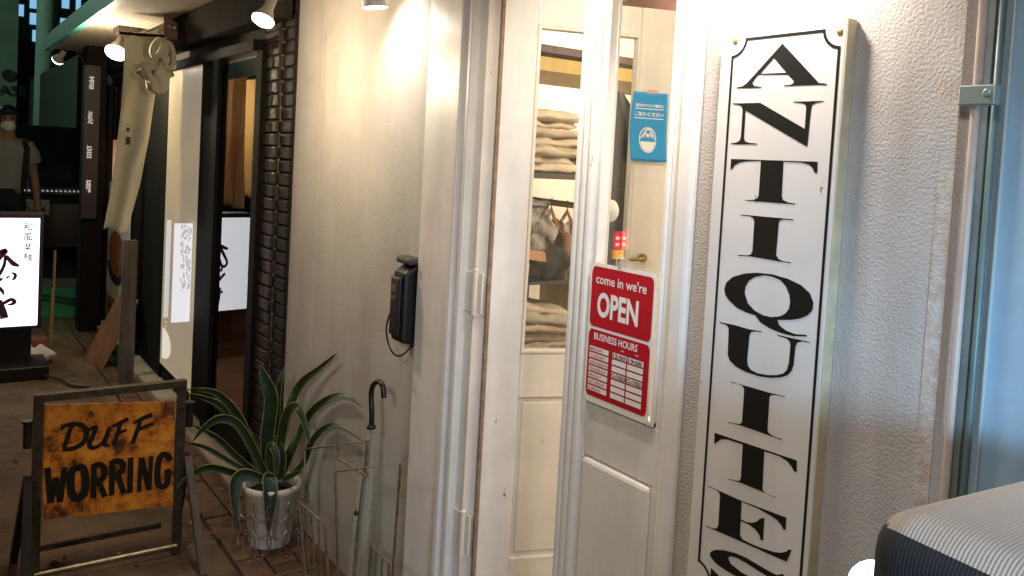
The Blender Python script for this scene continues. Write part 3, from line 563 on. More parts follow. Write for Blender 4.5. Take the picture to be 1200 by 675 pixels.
for z0_, z1_, r_, nn in ((.0,.085,.118,13),(.075,.155,.126,12),(.14,.205,.132,12)):
    q = MB(); pts = []
    for i in range(nn*16+1):
        a_ = 2*PI*i/(nn*16); ph = a_*nn
        pts.append(PC+V(((r_+.012*math.sin(ph*.37))*math.cos(a_+.16*math.cos(ph)), (r_+.012*math.sin(ph*.37))*math.sin(a_+.16*math.cos(ph)), (z0_+z1_)/2+.006+(z1_-z0_)/2*math.sin(ph))))
    q.tube(pts, .0021, 5, False); q.build('wire_loops', wire, bk)

# ------------------------------------------------------------------ wire umbrella stand and clear umbrella
def u8(x, y): return (340+x/2.756, 430+y/2.756)
us = thing('umbrella_stand', (-2.62,-.17,0), 'bare wire umbrella stand of angled loops against the grey wall', 'umbrella stand')
def wr(name, pts, r_=.0046, m_=None):
    q = MB(); q.tube(pts, r_, 8); q.build(name, m_ or wire, us)
def P8(x, y, Y): return onY(*u8(x,y), Y)
def foot(p, Y, dx=0): return V((p.x+dx, Y, .012))
a0, a1 = P8(48,265,-.10), P8(250,240,-.10); wr('loop', [foot(a0,-.12,.07), a0, a1, foot(a1,-.12,-.04)])
b0, b1 = P8(147,337,-.24), P8(358,312,-.24); wr('loop', [foot(b0,-.22,.05), b0, b1, foot(b1,-.22,-.07)])
c0 = [P8(155,195,-.15), P8(155,295,-.15), P8(250,354,-.19), P8(250,245,-.19)]; wr('hook', [c0[1], c0[2], c0[3]], .004); wr('hook', [c0[0], c0[1]], .004)
g0, g1 = P8(28,435,-.22), P8(115,508,-.30)
wr('side_grill', [foot(g0,-.20,.08), g0, g1, foot(g1,-.28,.04)])
for t in (.25,.5,.75):
    p_ = g0.lerp(g1,t); q_ = foot(g0,-.20,.08).lerp(foot(g1,-.28,.04),t); wr('side_grill', [q_, p_], .0025)
h0, h1 = P8(262,578,-.08), P8(320,635,-.20); wr('side_grill', [foot(h0,-.08,-.02), h0, h1, foot(h1,-.18,-.02)])
for t in (.33,.66): wr('side_grill', [foot(h0,-.08,-.02).lerp(foot(h1,-.18,-.02),t), h0.lerp(h1,t)], .0025)
fx0, fx1 = -2.74, -2.42
wr('base_ring', [(fx0,-.06,.012),(fx1,-.06,.012),(fx1,-.26,.012),(fx0,-.26,.012),(fx0,-.06,.012)], .004)
for k_ in range(5): x_ = fx0+.055*(k_+1); wr('base_ring', [(x_,-.06,.012),(x_,-.26,.012)], .0025)
um = thing('umbrella', (-2.5,-.10,.02), 'folded clear plastic umbrella with black hooked handle leaning in the wire stand', 'umbrella')
YU = -.075
q = MB(); hp = [P8(x,y,YU) for x,y in ((262,200),(264,150),(262,90),(268,60),(284,47),(299,62),(303,100))]; q.tube(spline(hp,6), .0085, 12); q.cyl(P8(262,188,YU), P8(262,200,YU), .014, 14); q.build('handle', black_plastic, um, smooth=True)
top, bot = P8(262,205,YU), V((P8(245,655,YU).x,-.12,.03))
q = MB(); q.tube([top,bot], .0035, 8); q.build('shaft', steel, um)
q = MB(); prev = None
ax_ = (bot-top); L_ = ax_.length; t_ = ax_.normalized(); ux_ = t_.cross(V((0,1,0))).normalized(); uy_ = t_.cross(ux_)
for i in range(26):
    s1 = i/25; rad = .008+.024*math.sin(min(1,s1*1.5)*PI/2)*(1-max(0,(s1-.35)/.65)**1.4*.85); b_ = len(q.v); nn = 40
    if .40 < s1 < .47: rad *= .72
    for k_ in range(nn):
        a_ = 2*PI*k_/nn; rr = rad*(1+.34*math.sin(a_*8+s1*3)+.1*math.sin(a_*3)); q.v.append(top+t_*(L_*(.015+.93*s1))+ux_*rr*math.cos(a_)+uy_*rr*.7*math.sin(a_))
    if prev is not None:
        for k_ in range(nn): q.face(prev+k_,prev+(k_+1)%nn,b_+(k_+1)%nn,b_+k_)
    prev = b_
q.build('canopy', clear_plastic, um, smooth=True)
q = MB(); pb_ = top+t_*(L_*.42); q.sphere(pb_+V((.004,-.024,0)), .008, 10, 6); q.build('button', black_plastic, um)
# ------------------------------------------------------------------ brick pier between the two shops
def fx(x, y, Y): return onY(x, y, Y).x
bp_ = thing('brick_pier', (-3.5,0,0), 'narrow pier of dark glazed bricks at the end of the grey wall', 'pier')
q = MB(); q.box(-3.66,-3.312,-.004,.14,0,3.0); q.build('mortar_bed', mortar, bp_)
q = MB(); z = .03; row = 0
while z < 2.3:
    x0, x1 = -3.53, -3.314; cut = (-.075 if row % 2 else -.20)
    spans = [(x0, x0-cut-.01), (x0-cut, x1)] if row % 2 else [(x0, x1)]
    for (a,b) in spans:
        if b-a > .02: q.box(a+.003,b-.003,-.014+random.uniform(-.003,.002),.0,z,z+.047)
    z += .055; row += 1
q.build('brickwork', brick_shaded, bp_, bevel=.004)
q = MB(); q.box(-3.642,-3.456,-.014,-.0045,0,2.4); q.build('mortar_bed', mat('pale mortar',(.16,.14,.11),.9,var=.4,vscale=30), bp_)
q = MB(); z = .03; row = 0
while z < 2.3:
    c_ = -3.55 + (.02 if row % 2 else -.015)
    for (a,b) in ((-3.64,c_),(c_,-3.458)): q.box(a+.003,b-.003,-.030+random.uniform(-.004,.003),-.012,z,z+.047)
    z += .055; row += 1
q.build('brickwork', mat('lamplit glazed brick', (.050,.034,.022), .5, spec=.3, var=.5, vscale=16, bump=.5, bscale=50, bdist=.006), bp_, bevel=.004)  # lighter copy of the pier brick, lamplight put into its colour

# ------------------------------------------------------------------ restaurant front
YF = -.05
rs = thing('restaurant_front', (-5.6,0,0), 'dark timber restaurant front with glowing sliding doors and beams over them', 'restaurant')
q = MB(); q.box(-8.3,-3.66,-.02,.10,1.945,3.0); q.build('lintel', mat('dark plastered lintel', (.028,.026,.02), .8, var=.4, vscale=6), rs)
q = MB(); q.box(-8.3,-3.66,-.075,.0,1.925,1.975); q.build('door_track', dark_wood, rs, bevel=.003)
q = MB(); q.box(-7.6,-3.7,-.46,.02,2.20,2.225); q.build('eave_soffit', mat('pale eave board', (.40,.36,.27), .7, var=.25, stretch=(1,8,1)), rs)
q = MB(); q.box(-7.62,-3.7,-.50,-.455,2.18,2.29); q.build('eave_fascia', mat('green copper fascia', (.08,.30,.24), .5, var=.3), rs)
q = MB(); q.box(-7.6,-3.312,-.12,-.031,2.03,2.199); q.build('eave_beam', mat('dark eave beam', (.022,.020,.014), .85, var=.4, spec=.1), rs)
for bk_x, bk_y, bk_d in ((148,30,5.15),):
    p_ = dep(bk_x,bk_y,bk_d); q = MB(); q.box(p_.x-.08,p_.x+.08,p_.y-.06,p_.y+.06,p_.z-.06,2.199); q.build('bracket', mat('old bracket timber', (.045,.030,.022), .8, var=.4), rs, bevel=.004)
def stile(a, b, Y=YF, d=.05, m_=dark_wood, z0=.06, z1=1.93, name='door_stile'):
    q = MB(); q.box(fx(a,250,Y),fx(b,250,Y),Y,Y+d,z0,z1); return q.build(name, m_, rs, bevel=.004)
stile(231,250); stile(243,250,YF-.02,.02); stile(152,193,YF,.04); stile(158,164,YF-.02,.02); stile(293,300,YF,.04)
stile(104,117,-.12,.1); stile(113,136,YF,.05,dark_wood,1.50,1.905); stile(113,152,YF+.003,.05,dark_wood,.03,1.02,'dado_panel')
for a_ in ((185,223,.010,.027,1.88,1.93),(185,223,.010,.027,.06,.24),(246,294,.01,.04,1.83,1.902),(246,294,.01,.04,.06,.20)):
    q = MB(); q.box(fx(a_[0],250,YF),fx(a_[1],250,YF),YF+a_[2],YF+a_[3],a_[4],a_[5]); q.build('door_rail', dark_wood, rs)
q = MB(); q.box(fx(180,250,YF),fx(237,250,YF),YF+.002,YF+.009,.15,1.925); q.build('lit_pane', emit('warm lit pane', (.74,.60,.36), .27, (.60,.50,.40), 2.2), rs)
shiny = glassy('polished door glass', (.80,.78,.74), 1.5, 0, 0, (.13,3.4)); ta_ = math.tan(math.radians(4.9))
x0_, x1_ = fx(247,250,YF), fx(296,250,YF); q = MB(); q.quad((x0_,-.025+(x0_+3.95)*ta_,.19),(x1_,-.025+(x1_+3.95)*ta_,.19),(x1_,-.025+(x1_+3.95)*ta_,1.86),(x0_,-.025+(x0_+3.95)*ta_,1.86)); q.build('glass_pane', shiny, rs)
q = MB(); q.box(-8.0,-3.7,1.4,1.5,0,2.4); q.build('back_wall', mat('brown dining room', (.10,.045,.025), .8, var=.4, vscale=3), rs)
q = MB(); q.box(-8.0,-3.72,.1,1.4,.0,.05); q.build('dining_floor', mat('red floor', (.15,.05,.025), .6), rs)
q = MB(); q.box(fx(117,180,YF),fx(151,180,YF),YF+.01,YF+.02,1.02,1.52); q.build('lit_window', emit('pinkish lit window', (.75,.42,.26), .42, (.45,.10,.05), 3), rs)
q = MB()
for i in range(4): x = fx(131,150,YF); q.box(x-.02,x+.015,YF,YF+.008,1.30+.05*i,1.335+.05*i)
q.build('red_neon', emit('red neon', (1,.10,.06), 1.3), rs)
# pale glowing sheets at right angles to the lit pane
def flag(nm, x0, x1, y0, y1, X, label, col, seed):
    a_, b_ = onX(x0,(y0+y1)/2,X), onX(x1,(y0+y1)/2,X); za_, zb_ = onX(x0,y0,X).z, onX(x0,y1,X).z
    t_ = thing(nm, (X,(a_.y+b_.y)/2,zb_), label, 'menu', 'pale sheets by the lit pane'); q = MB(); q.box(X-.012,X,a_.y,b_.y,zb_,za_); q.build('sheet', col, t_)
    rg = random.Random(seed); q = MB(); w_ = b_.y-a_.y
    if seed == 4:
        for i in range(90): y_ = a_.y+w_*rg.uniform(.40,.95); z_ = za_-rg.uniform(.01,.36); h_ = rg.uniform(.004,.012); q.box(X+.0005,X+.001+.00002*i,y_-w_*rg.uniform(.03,.09),y_+w_*.03,z_-h_,z_+h_)  # grey marks for the patch where the reflection overlaps
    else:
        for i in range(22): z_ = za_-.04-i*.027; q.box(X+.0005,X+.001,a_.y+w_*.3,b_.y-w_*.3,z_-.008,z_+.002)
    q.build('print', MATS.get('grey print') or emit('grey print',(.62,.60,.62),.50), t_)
flag('reflection_sheet', 203,224,262,378,-4.62,'large white glowing sheet standing in for a reflection before the lit door', emit('reflection glow',(.86,.84,.86),.62), 4)  # glowing sheet added in place of a reflection on the pane
flag('pane_strip', 194,199,258,372,-4.95,'thin white strip with a column of tiny marks before the lit door', emit('glowing strip',(.8,.78,.76),.45), 5)  # plain self-glowing strip with a column of small marks
p = onY(199,405,YF+.02); t_ = thing('round_paper', (p.x,YF+.02,p.z-.08), 'pale half-round paper sticking up behind the lit pane', 'paper')
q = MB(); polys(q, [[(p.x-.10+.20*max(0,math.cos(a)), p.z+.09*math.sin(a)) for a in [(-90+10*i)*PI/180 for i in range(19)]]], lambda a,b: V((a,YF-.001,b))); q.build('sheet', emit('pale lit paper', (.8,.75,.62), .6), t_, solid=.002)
# sign box and curtain behind the second door
nb = MB()
def sheer(name, col):
    m = bpy.data.materials.new(name); m.use_nodes = True; N = m.node_tree.nodes; L = m.node_tree.links; b = N['Principled BSDF']; b.inputs['Base Color'].default_value = (*col,1); b.inputs['Roughness'].default_value = .95
    t = N.new('ShaderNodeBsdfTranslucent'); t.inputs[0].default_value = (*col,1); mx = N.new('ShaderNodeMixShader'); mx.inputs[0].default_value = .5; L.new(b.outputs[0], mx.inputs[1]); L.new(t.outputs[0], mx.inputs[2]); L.new(mx.outputs[0], N['Material Output'].inputs[0]); return m
def cloth(x0, x1, y, z0, z1, m_, nm, label, cat, folds=5, amp=.018, lean=0.0, grp=None, parent=None, ax=(1,0,0), nz=26, nx=30):
    ax = V(ax); nr = V((ax.y,-ax.x,0)); q = MB(); o = V((0,y,0)) if not isinstance(y, V) else y
    for j in range(nz+1):
        v = j/nz
        for i in range(nx+1):
            u = i/nx; q.v.append(o+ax*(x0+(x1-x0)*u+lean*v*v)+nr*(amp*(.3+.7*v)*math.sin(u*folds*2*PI+v*1.1)+.006*noise.noise((u*4,v*5,x0)))+V((0,0,z1+(z0-z1)*v)))
    q.add([], []); n1_ = nx+1
    for j in range(nz):
        for i in range(nx): q.face(j*n1_+i, j*n1_+i+1, (j+1)*n1_+i+1, (j+1)*n1_+i)
    ob = q.build(nm, m_, parent, smooth=True, solid=.003)
    if label: tag(ob, label, cat, grp)
    return ob
cloth(fx(258,180,.06),fx(286,180,.06),.06,1.19,1.90,sheer('brown door curtain',(.62,.44,.30)),'door_curtain','brown cloth curtain hanging inside the dark glass door','curtain',2.4,.03)
cloth(fx(280,180,.09),fx(305,180,.09),.09,1.25,1.84,sheer('cream door curtain',(.82,.70,.46)),'door_curtain','narrow cream cloth curtain inside the dark glass door beside the brown one','curtain',1.4,.02)
light('POINT','dining_bulb_light',(-4.3,.42,1.75),16,(1,.84,.60),shadow_soft_size=.08)
def brush(q, pts, w_, o, axv, nrm, k_): q.ribbon(sp2(pts,5), [w_[min(i//5,len(w_)-1)] for i in range((len(pts)-1)*5+1)], axv, (0,0,1), o, nrm, .001+.0002*k_)
# leaning post, scrap board, noodle poster
p0 = onZ(147,452,.0); q = MB(); q.bar((p0.x,p0.y,.0),onX(153,281,p0.x-.06),.085,.035,(1,0,0)); tag(q.build('leaning_plank', grey_wood, bevel=.004), 'grey weathered plank leaning upright by the lit restaurant door', 'plank')
a_, b_ = onZ(97,423,0), onZ(119,434,0); up_ = V((-.06,.22,.44)); q = MB(); q.obox(a_, b_-a_, up_, V((.02,0,.0))*1); 
tag(q.build('scrap_board', mat('rusty brown board',(.34,.12,.045),.7,var=.45,vscale=7), bevel=.003), 'rusty brown square board propped against the dark restaurant wall', 'board')
po = thing('noodle_poster', (-6.9,-.075,.4), 'tall noodle bowl poster pinned beside the grey plank', 'poster')
a_, b_ = onY(129,212,-.06), onY(149,395,-.06)
pw, ph = b_.x-a_.x, a_.z-b_.z
def pp_(u, v, l=0): return V((a_.x+pw*u, -.062-l, b_.z+ph*v))
q = MB(); q.add([pp_(0,0),pp_(1,0),pp_(1,1),pp_(0,1)],[(0,1,2,3)]); q.build('sheet', mat('poster paper',(.85,.83,.84),.5), po, solid=.002)
def pell(u, v, ru, rv, l, a0=0, a1=360): polys(q, [[(u+ru*math.cos(math.radians(a0+(a1-a0)*i/28)), v+rv*math.sin(math.radians(a0+(a1-a0)*i/28))) for i in range(29)]], lambda a,b: pp_(a,b,l))
q = MB(); pell(.42,.42,.40,.14,.002,180,360); q.build('bowl_print', mat('dark bowl print',(.045,.03,.028),.4), po)
q = MB(); pell(.42,.50,.36,.16,.0023); q.build('noodle_print', mat('orange noodle print',(.75,.25,.09),.5,col2=(.16,.12,.10),vscale=28), po)
q = MB(); polys(q,[[(0,0),(1,0),(1,.17),(0,.17)]],lambda a,b: pp_(a,b,.002)); q.build('caption_panel', mat('ochre print',(.42,.22,.06),.5), po)
q = MB(); text(q,'ラーメン',pp_(.1,.05,.003),V((1,0,0)),V((0,0,1)),pw*.8,ph*.07,.02); q.build('caption', mat('dark caption',(.05,.02,.01),.5), po)
q = MB(); polys(q,[[(.45,.84),(.95,.84),(.95,.95),(.45,.95)]],lambda a,b: pp_(a,b,.002)); q.build('red_patch', mat('red poster print',(.5,.06,.08),.5,col2=(.7,.6,.6),vscale=40), po)
# white banner cloth, knotted cloth on a bracket, bulbs
c0, c1 = onX(146,42,-5.15), onX(188,33,-5.15); mL, mR = onX(143,158,-5.15), onX(183,156,-5.15); e0 = onX(121,268,-5.15); e1 = onX(150,273,-5.15)
q = MB(); nx, nz = 16, 40
for j in range(nz+1):
    v = j/nz; L0 = c0*(1-v)**2+mL*2*v*(1-v)+e0*v*v; R0 = c1*(1-v)**2+mR*2*v*(1-v)+e1*v*v
    for i in range(nx+1):
        u = i/nx; pnt = L0.lerp(R0,u); pnt.x += .020*math.sin(u*9+v*2.3)*(.35+.65*v)+.02*noise.noise((u*3,v*6,1)); pnt.z += .008*math.sin(u*7); q.v.append(pnt)
for j in range(nz):
    for i in range(nx): a0_ = j*(nx+1)+i; q.face(a0_,a0_+1,a0_+nx+2,a0_+nx+1)
bn = thing('cloth_banner', (-5.15,-.33,.98), 'long cream cloth banner hanging askew from a rod under the eave', 'banner')
q.build('cloth', cream_cloth, bn, smooth=True, solid=.003)
q = MB(); q.cyl(c0+V((0,-.03,.012)), V((c0.x,-.02,c0.z+.03)), .009, 10); q.build('rod', dark_wood, bn)
q = MB(); m0 = onX(150,152,-5.12); q.box(m0.x,m0.x+.002,m0.y-.008,m0.y+.008,m0.z-.01,m0.z+.012); m0 = onX(150,165,-5.12); q.box(m0.x,m0.x+.002,m0.y-.012,m0.y+.012,m0.z-.022,m0.z+.022); q.build('mark', black_paint, bn)
kc = thing('knotted_cloth', tuple(onX(186,70,-4.9)), 'pale cloth tied in a looped knot under the eave bracket', 'cloth')
KX = -4.85
def K(x, y, d=0): return onX(40+x/6, y/6, KX+d)
for pts, w_ in (([(905,290),(880,285),(840,330),(830,380),(850,410),(890,370),(910,300)],.05), ([(925,300),(925,350),(915,430),(930,480),(965,470),(975,390),(955,320),(930,300)],.06)):
    P = spline([K(x,y,.02) for x,y in pts],6); q = MB(); b0_ = 0
    for i,p_ in enumerate(P):
        q.v.append(p_+V((w_*.6,0,.0))); q.v.append(p_+V((-w_*.6,.0,.012)))
    for i in range(len(P)-1): q.face(2*i,2*i+1,2*i+3,2*i+2)
    q.build('loop', cream_cloth, kc, smooth=True, solid=.020)
q = MB(); prev = None
for i,(cx_,cy_,rx_) in enumerate(((900,440,.015),(880,462,.03),(850,490,.085),(860,530,.07),(865,600,.05),(880,645,.008))):
    c_ = K(cx_,cy_); b_ = q.ring(c_,V((0,1,0)),V((1,0,0)),rx_,28,.035)
    for k_ in range(28): q.v[b_+k_] += (q.v[b_+k_]-c_)*(.25*math.sin(k_*1.7+i)) + V((0,0,.03*math.sin(k_*.9+i*2)))
    if prev is not None:
        for k_ in range(28): q.face(prev+k_,prev+(k_+1)%28,b_+(k_+1)%28,b_+k_)
    prev = b_
q.build('knot', cream_cloth, kc, smooth=True)
bx_ = K(915,180); q = MB(); q.add([K(912,100),K(912,260),K(1040,290),K(1040,190)]+[K(912,100,-.05),K(912,260,-.05),K(1040,290,-.05),K(1040,190,-.05)],[(0,1,2,3),(7,6,5,4),(0,3,7,4),(1,5,6,2),(0,4,5,1),(3,2,6,7)])
br = thing('bracket_plate', tuple(bx_), 'small reddish bracket plate with bolts above the knotted cloth', 'bracket'); q.build('plate', mat('reddish plate',(.26,.13,.09),.5,var=.3), br)
q = MB()
for xx in (955,990): q.sphere(K(xx,192,.01),.016,12,8)
q.build('bolt', steel, br)
def bulb(x, y, d, r_, tilt, label, s_, rodto):
    c_ = dep(x,y,d); t_ = thing('flood_bulb', tuple(c_), label, 'lamp', 'flood bulbs along the restaurant eave'); ax = V(tilt).normalized(); u = ax.cross(V((.3,1,0))).normalized(); v = ax.cross(u)
    q = MB(); q.lathe(c_, [(.001,-r_*2.6),(r_*.42,-r_*2.5),(r_*.45,-r_*1.2),(r_*.95,-.1*r_)], 24, u, v, ax); q.build('reflector', mat('dim reflector',(.45,.40,.33),.4), t_, smooth=True)
    q = MB(); q.lathe(c_, [(r_*.95,-.1*r_),(r_*.9,.12*r_),(r_*.6,.30*r_),(.001,.38*r_)], 24, u, v, ax); q.build('lit_lens', emit('lit lens %.1f' % s_,(1,.93,.82),s_), t_, smooth=True)
    q = MB(); q.tube([c_-ax*r_*2.4, V(rodto)], .012, 8); q.build('arm', black_iron, t_)
    return t_
l4 = dep(308,22,2.72); bulb(308,24,2.72,.039,(.25,-.45,-1),'round flood bulb glowing at the top of the brick pier',16,(l4.x-.05,-.121,l4.z+.13))
l5 = dep(136,62,5.2); bulb(136,62,5.2,.070,(.45,-.35,-.8),'round flood bulb glowing left of the cream banner under the eave',16,(l5.x-.15,l5.y+.1,2.21))
l6 = dep(68,70,6.9); bulb(68,70,6.9,.05,(-.9,-.3,-.6),'small tilted flood bulb glowing beneath the curved black arm',12,(l6.x+.10,l6.y+.06,l6.z+.22))
# curved iron arm, corner post, vertical shop board
q = MB(); pts = [dep(x,y,6.8) for x,y in ((58,42),(74,46),(90,55),(103,70),(112,95))]; q.tube(spline(pts,6), .045, 10)
tag(q.build('curved_arm', mat('arm iron',(.035,.032,.025),.5), smooth=True), 'thick black iron arm curving down from the eave end', 'arm')
q = MB(); cpt = onZ(98,388,0); zt_ = onX(104,70,cpt.x).z; q.box(cpt.x-.10,cpt.x+.10,cpt.y-.05,cpt.y+.10,0,2.2); tag(q.build('corner_post', dark_wood, bevel=.01), 'black timber corner post at the far end of the restaurant', 'post')
vb = thing('vertical_sign', (cpt.x+.11,cpt.y,1.2), 'narrow dark board with a column of white characters on the corner post', 'sign')
a_, b_ = onX(101,76,cpt.x+.14), onX(109,210,cpt.x+.14); q = MB(); q.box(cpt.x+.102,cpt.x+.138,a_.y,b_.y+.03,b_.z-.3,a_.z); q.build('board', mat('plum board',(.022,.014,.016),.6), vb)
q = MB(); xx = cpt.x+.1395
for i, ch in enumerate('酒処旨麺'):
    zz = a_.z-.13-i*.26; text(q, ch, (xx,a_.y+.022,zz-.05), V((0,1,0)), V((0,0,1)), .035, .10, .012)
q.build('writing', emit('lit lettering',(.8,.75,.72),.35), vb)
# dark restaurant side beyond
q = MB(); q.box(-8.4,-6.3,.0,.12,0,1.95); tag(q.build('timber_wall', mat('black timber wall',(.014,.012,.010),.6,var=.3)), 'black timber wall below the pinkish window at the restaurant end', 'wall')

# ------------------------------------------------------------------ glowing street sign
XL = -5.85
lt = thing('floor_sign', (XL-.1,-1.05,0), 'glowing white floor sign with brush lettering on a black stand', 'floor sign')
y1 = -.640; y0 = y1-.46; za, zb2 = .30, 1.02
q = MB(); q.box(XL-.16,XL-.002,y0,y1,za,zb2); q.build('case', mat('plum black case',(.03,.018,.025),.4), lt, bevel=.006)
q = MB(); q.box(XL-.01,XL+.002,y0+.02,y1-.022,za+.022,zb2-.03); q.build('lit_face', emit('white lit face',(.93,.93,1),1.5), lt, bevel=.004)
q = MB(); q.box(XL-.13,XL-.03,y0+.12,y1-.05,.07,za+.004); q.build('stand', black_plastic, lt); q = MB(); q.box(XL-.24,XL+.10,y0+.04,y1+.04,0,.085); q.build('base', black_plastic, lt, bevel=.008)
q = MB(); xf = XL+.0032
for i, ch in enumerate('和風楽麺'):
    c_ = onX(32, 266+11.8*i, xf); text(q, ch, (xf,c_.y-.022,c_.z-.024), V((0,1,0)), V((0,0,1)), .050, .050, .012)
def gl(x, y): p_ = onX(x/4.22, 240+y/4.22, xf); return (p_.y, p_.z)
k_ = 0
for pts, w_ in (([(-40,250),(0,235),(28,228),(-10,275),(-40,330),(-10,350),(20,300),(28,255),(45,270),(68,292),(95,302)],[.012,.02,.022,.016,.012,.016,.014,.012,.018,.022,.010]),
   ([(-5,355),(0,372),(14,362)],[.010,.014,.005]), ([(58,335),(75,345),(72,362),(60,372)],[.006,.014,.014,.006]), ([(32,362),(48,352)],[.012,.005]),
   ([(-30,390),(-5,410),(10,425),(20,445)],[.012,.016,.016,.005]),
   ([(-20,500),(20,485),(55,468),(72,480),(55,492),(38,492)],[.012,.016,.016,.018,.012,.005]), ([(0,470),(8,500),(15,530),(22,562)],[.012,.022,.03,.034])):
    P = [gl(*p_) for p_ in pts]; k_ += 1; n_ = (len(P)-1)*5+1; ws = [w_[min(i//5,len(w_)-1)]*(1-(i%5)/5)+w_[min(i//5+1,len(w_)-1)]*((i%5)/5) for i in range(n_)]
    q.ribbon(sp2(P,5), [1.35*a for a in ws], (0,1,0),(0,0,1),(xf,0,0),(1,0,0),.0003*k_)
q.build('brush_writing', mat('plum brush ink',(.10,.025,.085),.6), lt)
q = MB(); q.tube(spline([(XL+.10,y1,.03),(XL+.2,y1+.08,.02),(XL+.35,y1+.14,.012),(XL+.42,y1+.22,.012)],6), .007, 6); tag(q.build('power_cable', black_plastic, smooth=True), 'thin black cable trailing from the glowing floor sign', 'cable')
# odds and ends behind it
b0 = onZ(60,402,0); q = MB(); q.bar((b0.x,b0.y,0),(b0.x-.12,b0.y+.02,onX(60,296,b0.x).z),.012,.07,(1,0,0)); q.bar((b0.x+.06,b0.y-.02,0),(b0.x-.02,b0.y,onX(58,338,b0.x).z),.012,.06,(1,0,0)); tag(q.build('timber_offcut', mat('raw pine',(.34,.22,.10),.7,var=.3), bevel=.002), 'pale timber offcuts standing behind the glowing floor sign', 'timber')
b0 = onZ(42,420,0); q = MB(); q.box(b0.x-.15,b0.x,b0.y-.1,b0.y+.07,0,.13); tag(q.build('small_crate', mat('red brown crate',(.26,.09,.05),.7,var=.3), bevel=.008), 'small red brown crate beside the floor sign base', 'crate')
q = MB(); q.sphere((b0.x+.12,b0.y-.04,.055),.13,22,14,(.8,1.1,.42)); bag = q.build('plastic_bag', mat('white bag',(.78,.76,.72),.5), smooth=True)
for v in bag.data.vertices: v.co += V((noise.noise(v.co*14),noise.noise(v.co*14+V((9,0,0))),noise.noise(v.co*11+V((0,7,0)))))*.045; v.co.z = max(.004, v.co.z)
tag(bag, 'crumpled white plastic bag lying by the small crate', 'bag')
gm_ = [onZ(x,y,.008) for x,y in ((40,372),(92,372),(88,338),(44,338))]; q = MB(); q.add(gm_,[(0,1,2,3)]); tag(q.build('green_mat', mat('green mat',(.03,.20,.07),.8,var=.2), solid=.012), 'flat green mat on the road behind the floor sign', 'mat')

# ------------------------------------------------------------------ dark car with a lit number plate
def car(loc, rot, label, lit=False):
    c_ = thing('parked_car', (0,0,0), label, 'car', 'dark cars in the street'); BASE[c_.name] = Matrix.Identity(4)
    paint = mat('black car paint',(.010,.011,.011),.18,spec=.7)
    prof = [(0,.22),(.02,.70),(.10,.98),(.85,1.10),(1.5,1.60),(3.3,1.62),(4.1,1.05),(4.25,.95),(4.28,.25)]
    q = MB(); n_ = len(prof)
    for y,s_ in ((-.86,.0),(-.80,.03),(.80,.03),(.86,.0)):
        for (x,z) in prof: q.v.append(V((-x, y*(1 if z<1.0 else .84), z+(s_ if z>.5 else 0))))
    for k_ in range(3):
        for i in range(n_-1): q.face(k_*n_+i,k_*n_+i+1,(k_+1)*n_+i+1,(k_+1)*n_+i)
        q.face(k_*n_+n_-1,k_*n_,(k_+1)*n_,(k_+1)*n_+n_-1)
    q.face(*range(n_)[::-1]); q.face(*[3*n_+i for i in range(n_)]); q.build('body', paint, c_, bevel=.05)
    q = MB(); q.add([(-.92,-.66,1.16),(-.92,.66,1.16),(-1.47,.58,1.585),(-1.47,-.58,1.585)],[(0,1,2,3)]); q.build('windscreen', mat('dark glass',(.02,.022,.022),.05), c_, solid=.03)
    q = MB(); q.box(-.08,.012,-.52,.52,.84,.92); q.build('grille', mat('grille black',(.02,.02,.02),.3), c_); q = MB()
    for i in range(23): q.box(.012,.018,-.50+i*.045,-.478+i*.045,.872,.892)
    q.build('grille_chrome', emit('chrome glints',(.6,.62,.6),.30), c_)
    for y in (-.68,.68): q = MB(); q.sphere((-.05,y,.80),.10,16,10,(.8,1.3,.6)); q.build('headlight', mat('headlight glass',(.35,.36,.36),.1), c_, smooth=True)
    q = MB(); q.box(.01,.022,-.165,.165,.615,.78); q.build('number_plate', mat('plate white',(.52,.55,.48),.5), c_)
    q = MB(); text(q,'20-84',(.0235,-.13,.63),V((0,1,0)),V((0,0,1)),.26,.075,.02); text(q,'品川 300',(.0235,-.09,.725),V((0,1,0)),V((0,0,1)),.18,.035,.01); q.build('plate_number', mat('plate green',(.02,.05,.03),.5), c_)
    for x in (-.85,-3.4):
        for y in (-.80,.80): 
            q = MB(); q.lathe((x,y-.10,.31),[(.02,0),(.27,0),(.31,.03),(.31,.17),(.27,.2),(.02,.2)],28,(1,0,0),(0,0,1),(0,1,0)); w_ = q.build('wheel', mat('tyre',(.012,.012,.012),.9), c_)
            q = MB(); q.lathe((x,y-.105,.31),[(.01,-.01),(.17,0),(.19,.01)],20,(1,0,0),(0,0,1),(0,1,0)); q.lathe((x,y+.105,.31),[(.01,.01),(.17,0),(.19,-.01)],20,(1,0,0),(0,0,1),(0,1,0)); q.build('rim', steel, w_)
    for y in (-.66,.66):
        q = MB(); q.box(-4.30,-4.22,y-.12,y+.12,.84,.98); q.build('tail_light', mat('dark red lens',(.2,.005,.008),.2) if not lit else emit('tail red',(1,.008,.03),7), c_)
        if lit:
            for a_ in range(3):
                for b_ in range(2): q = MB(); q.sphere((-4.302,y-.07+.07*a_,.88+.05*b_),.013,8,6); q.build('led', emit('led red',(1,.12,.12),60), c_)
        if lit: q = MB(); q.box(-4.30,-4.22,y-.08,y+.08,.76,.83); q.build('indicator', emit('amber lens',(1,.42,.04),9), c_)
    c_.location = loc; c_.rotation_euler = (0,0,rot); return c_
pl_ = dep(38,242,9.3); vr = dep(721,290,6.7); car((vr.x-4.28,-vr.y+.04+.66,0), PI, 'black car with glowing red tail light waiting across the street, mirrored in the door glass', True)
car((pl_.x,pl_.y,0), 0, 'black car with chrome grille and white number plate parked in the side street')

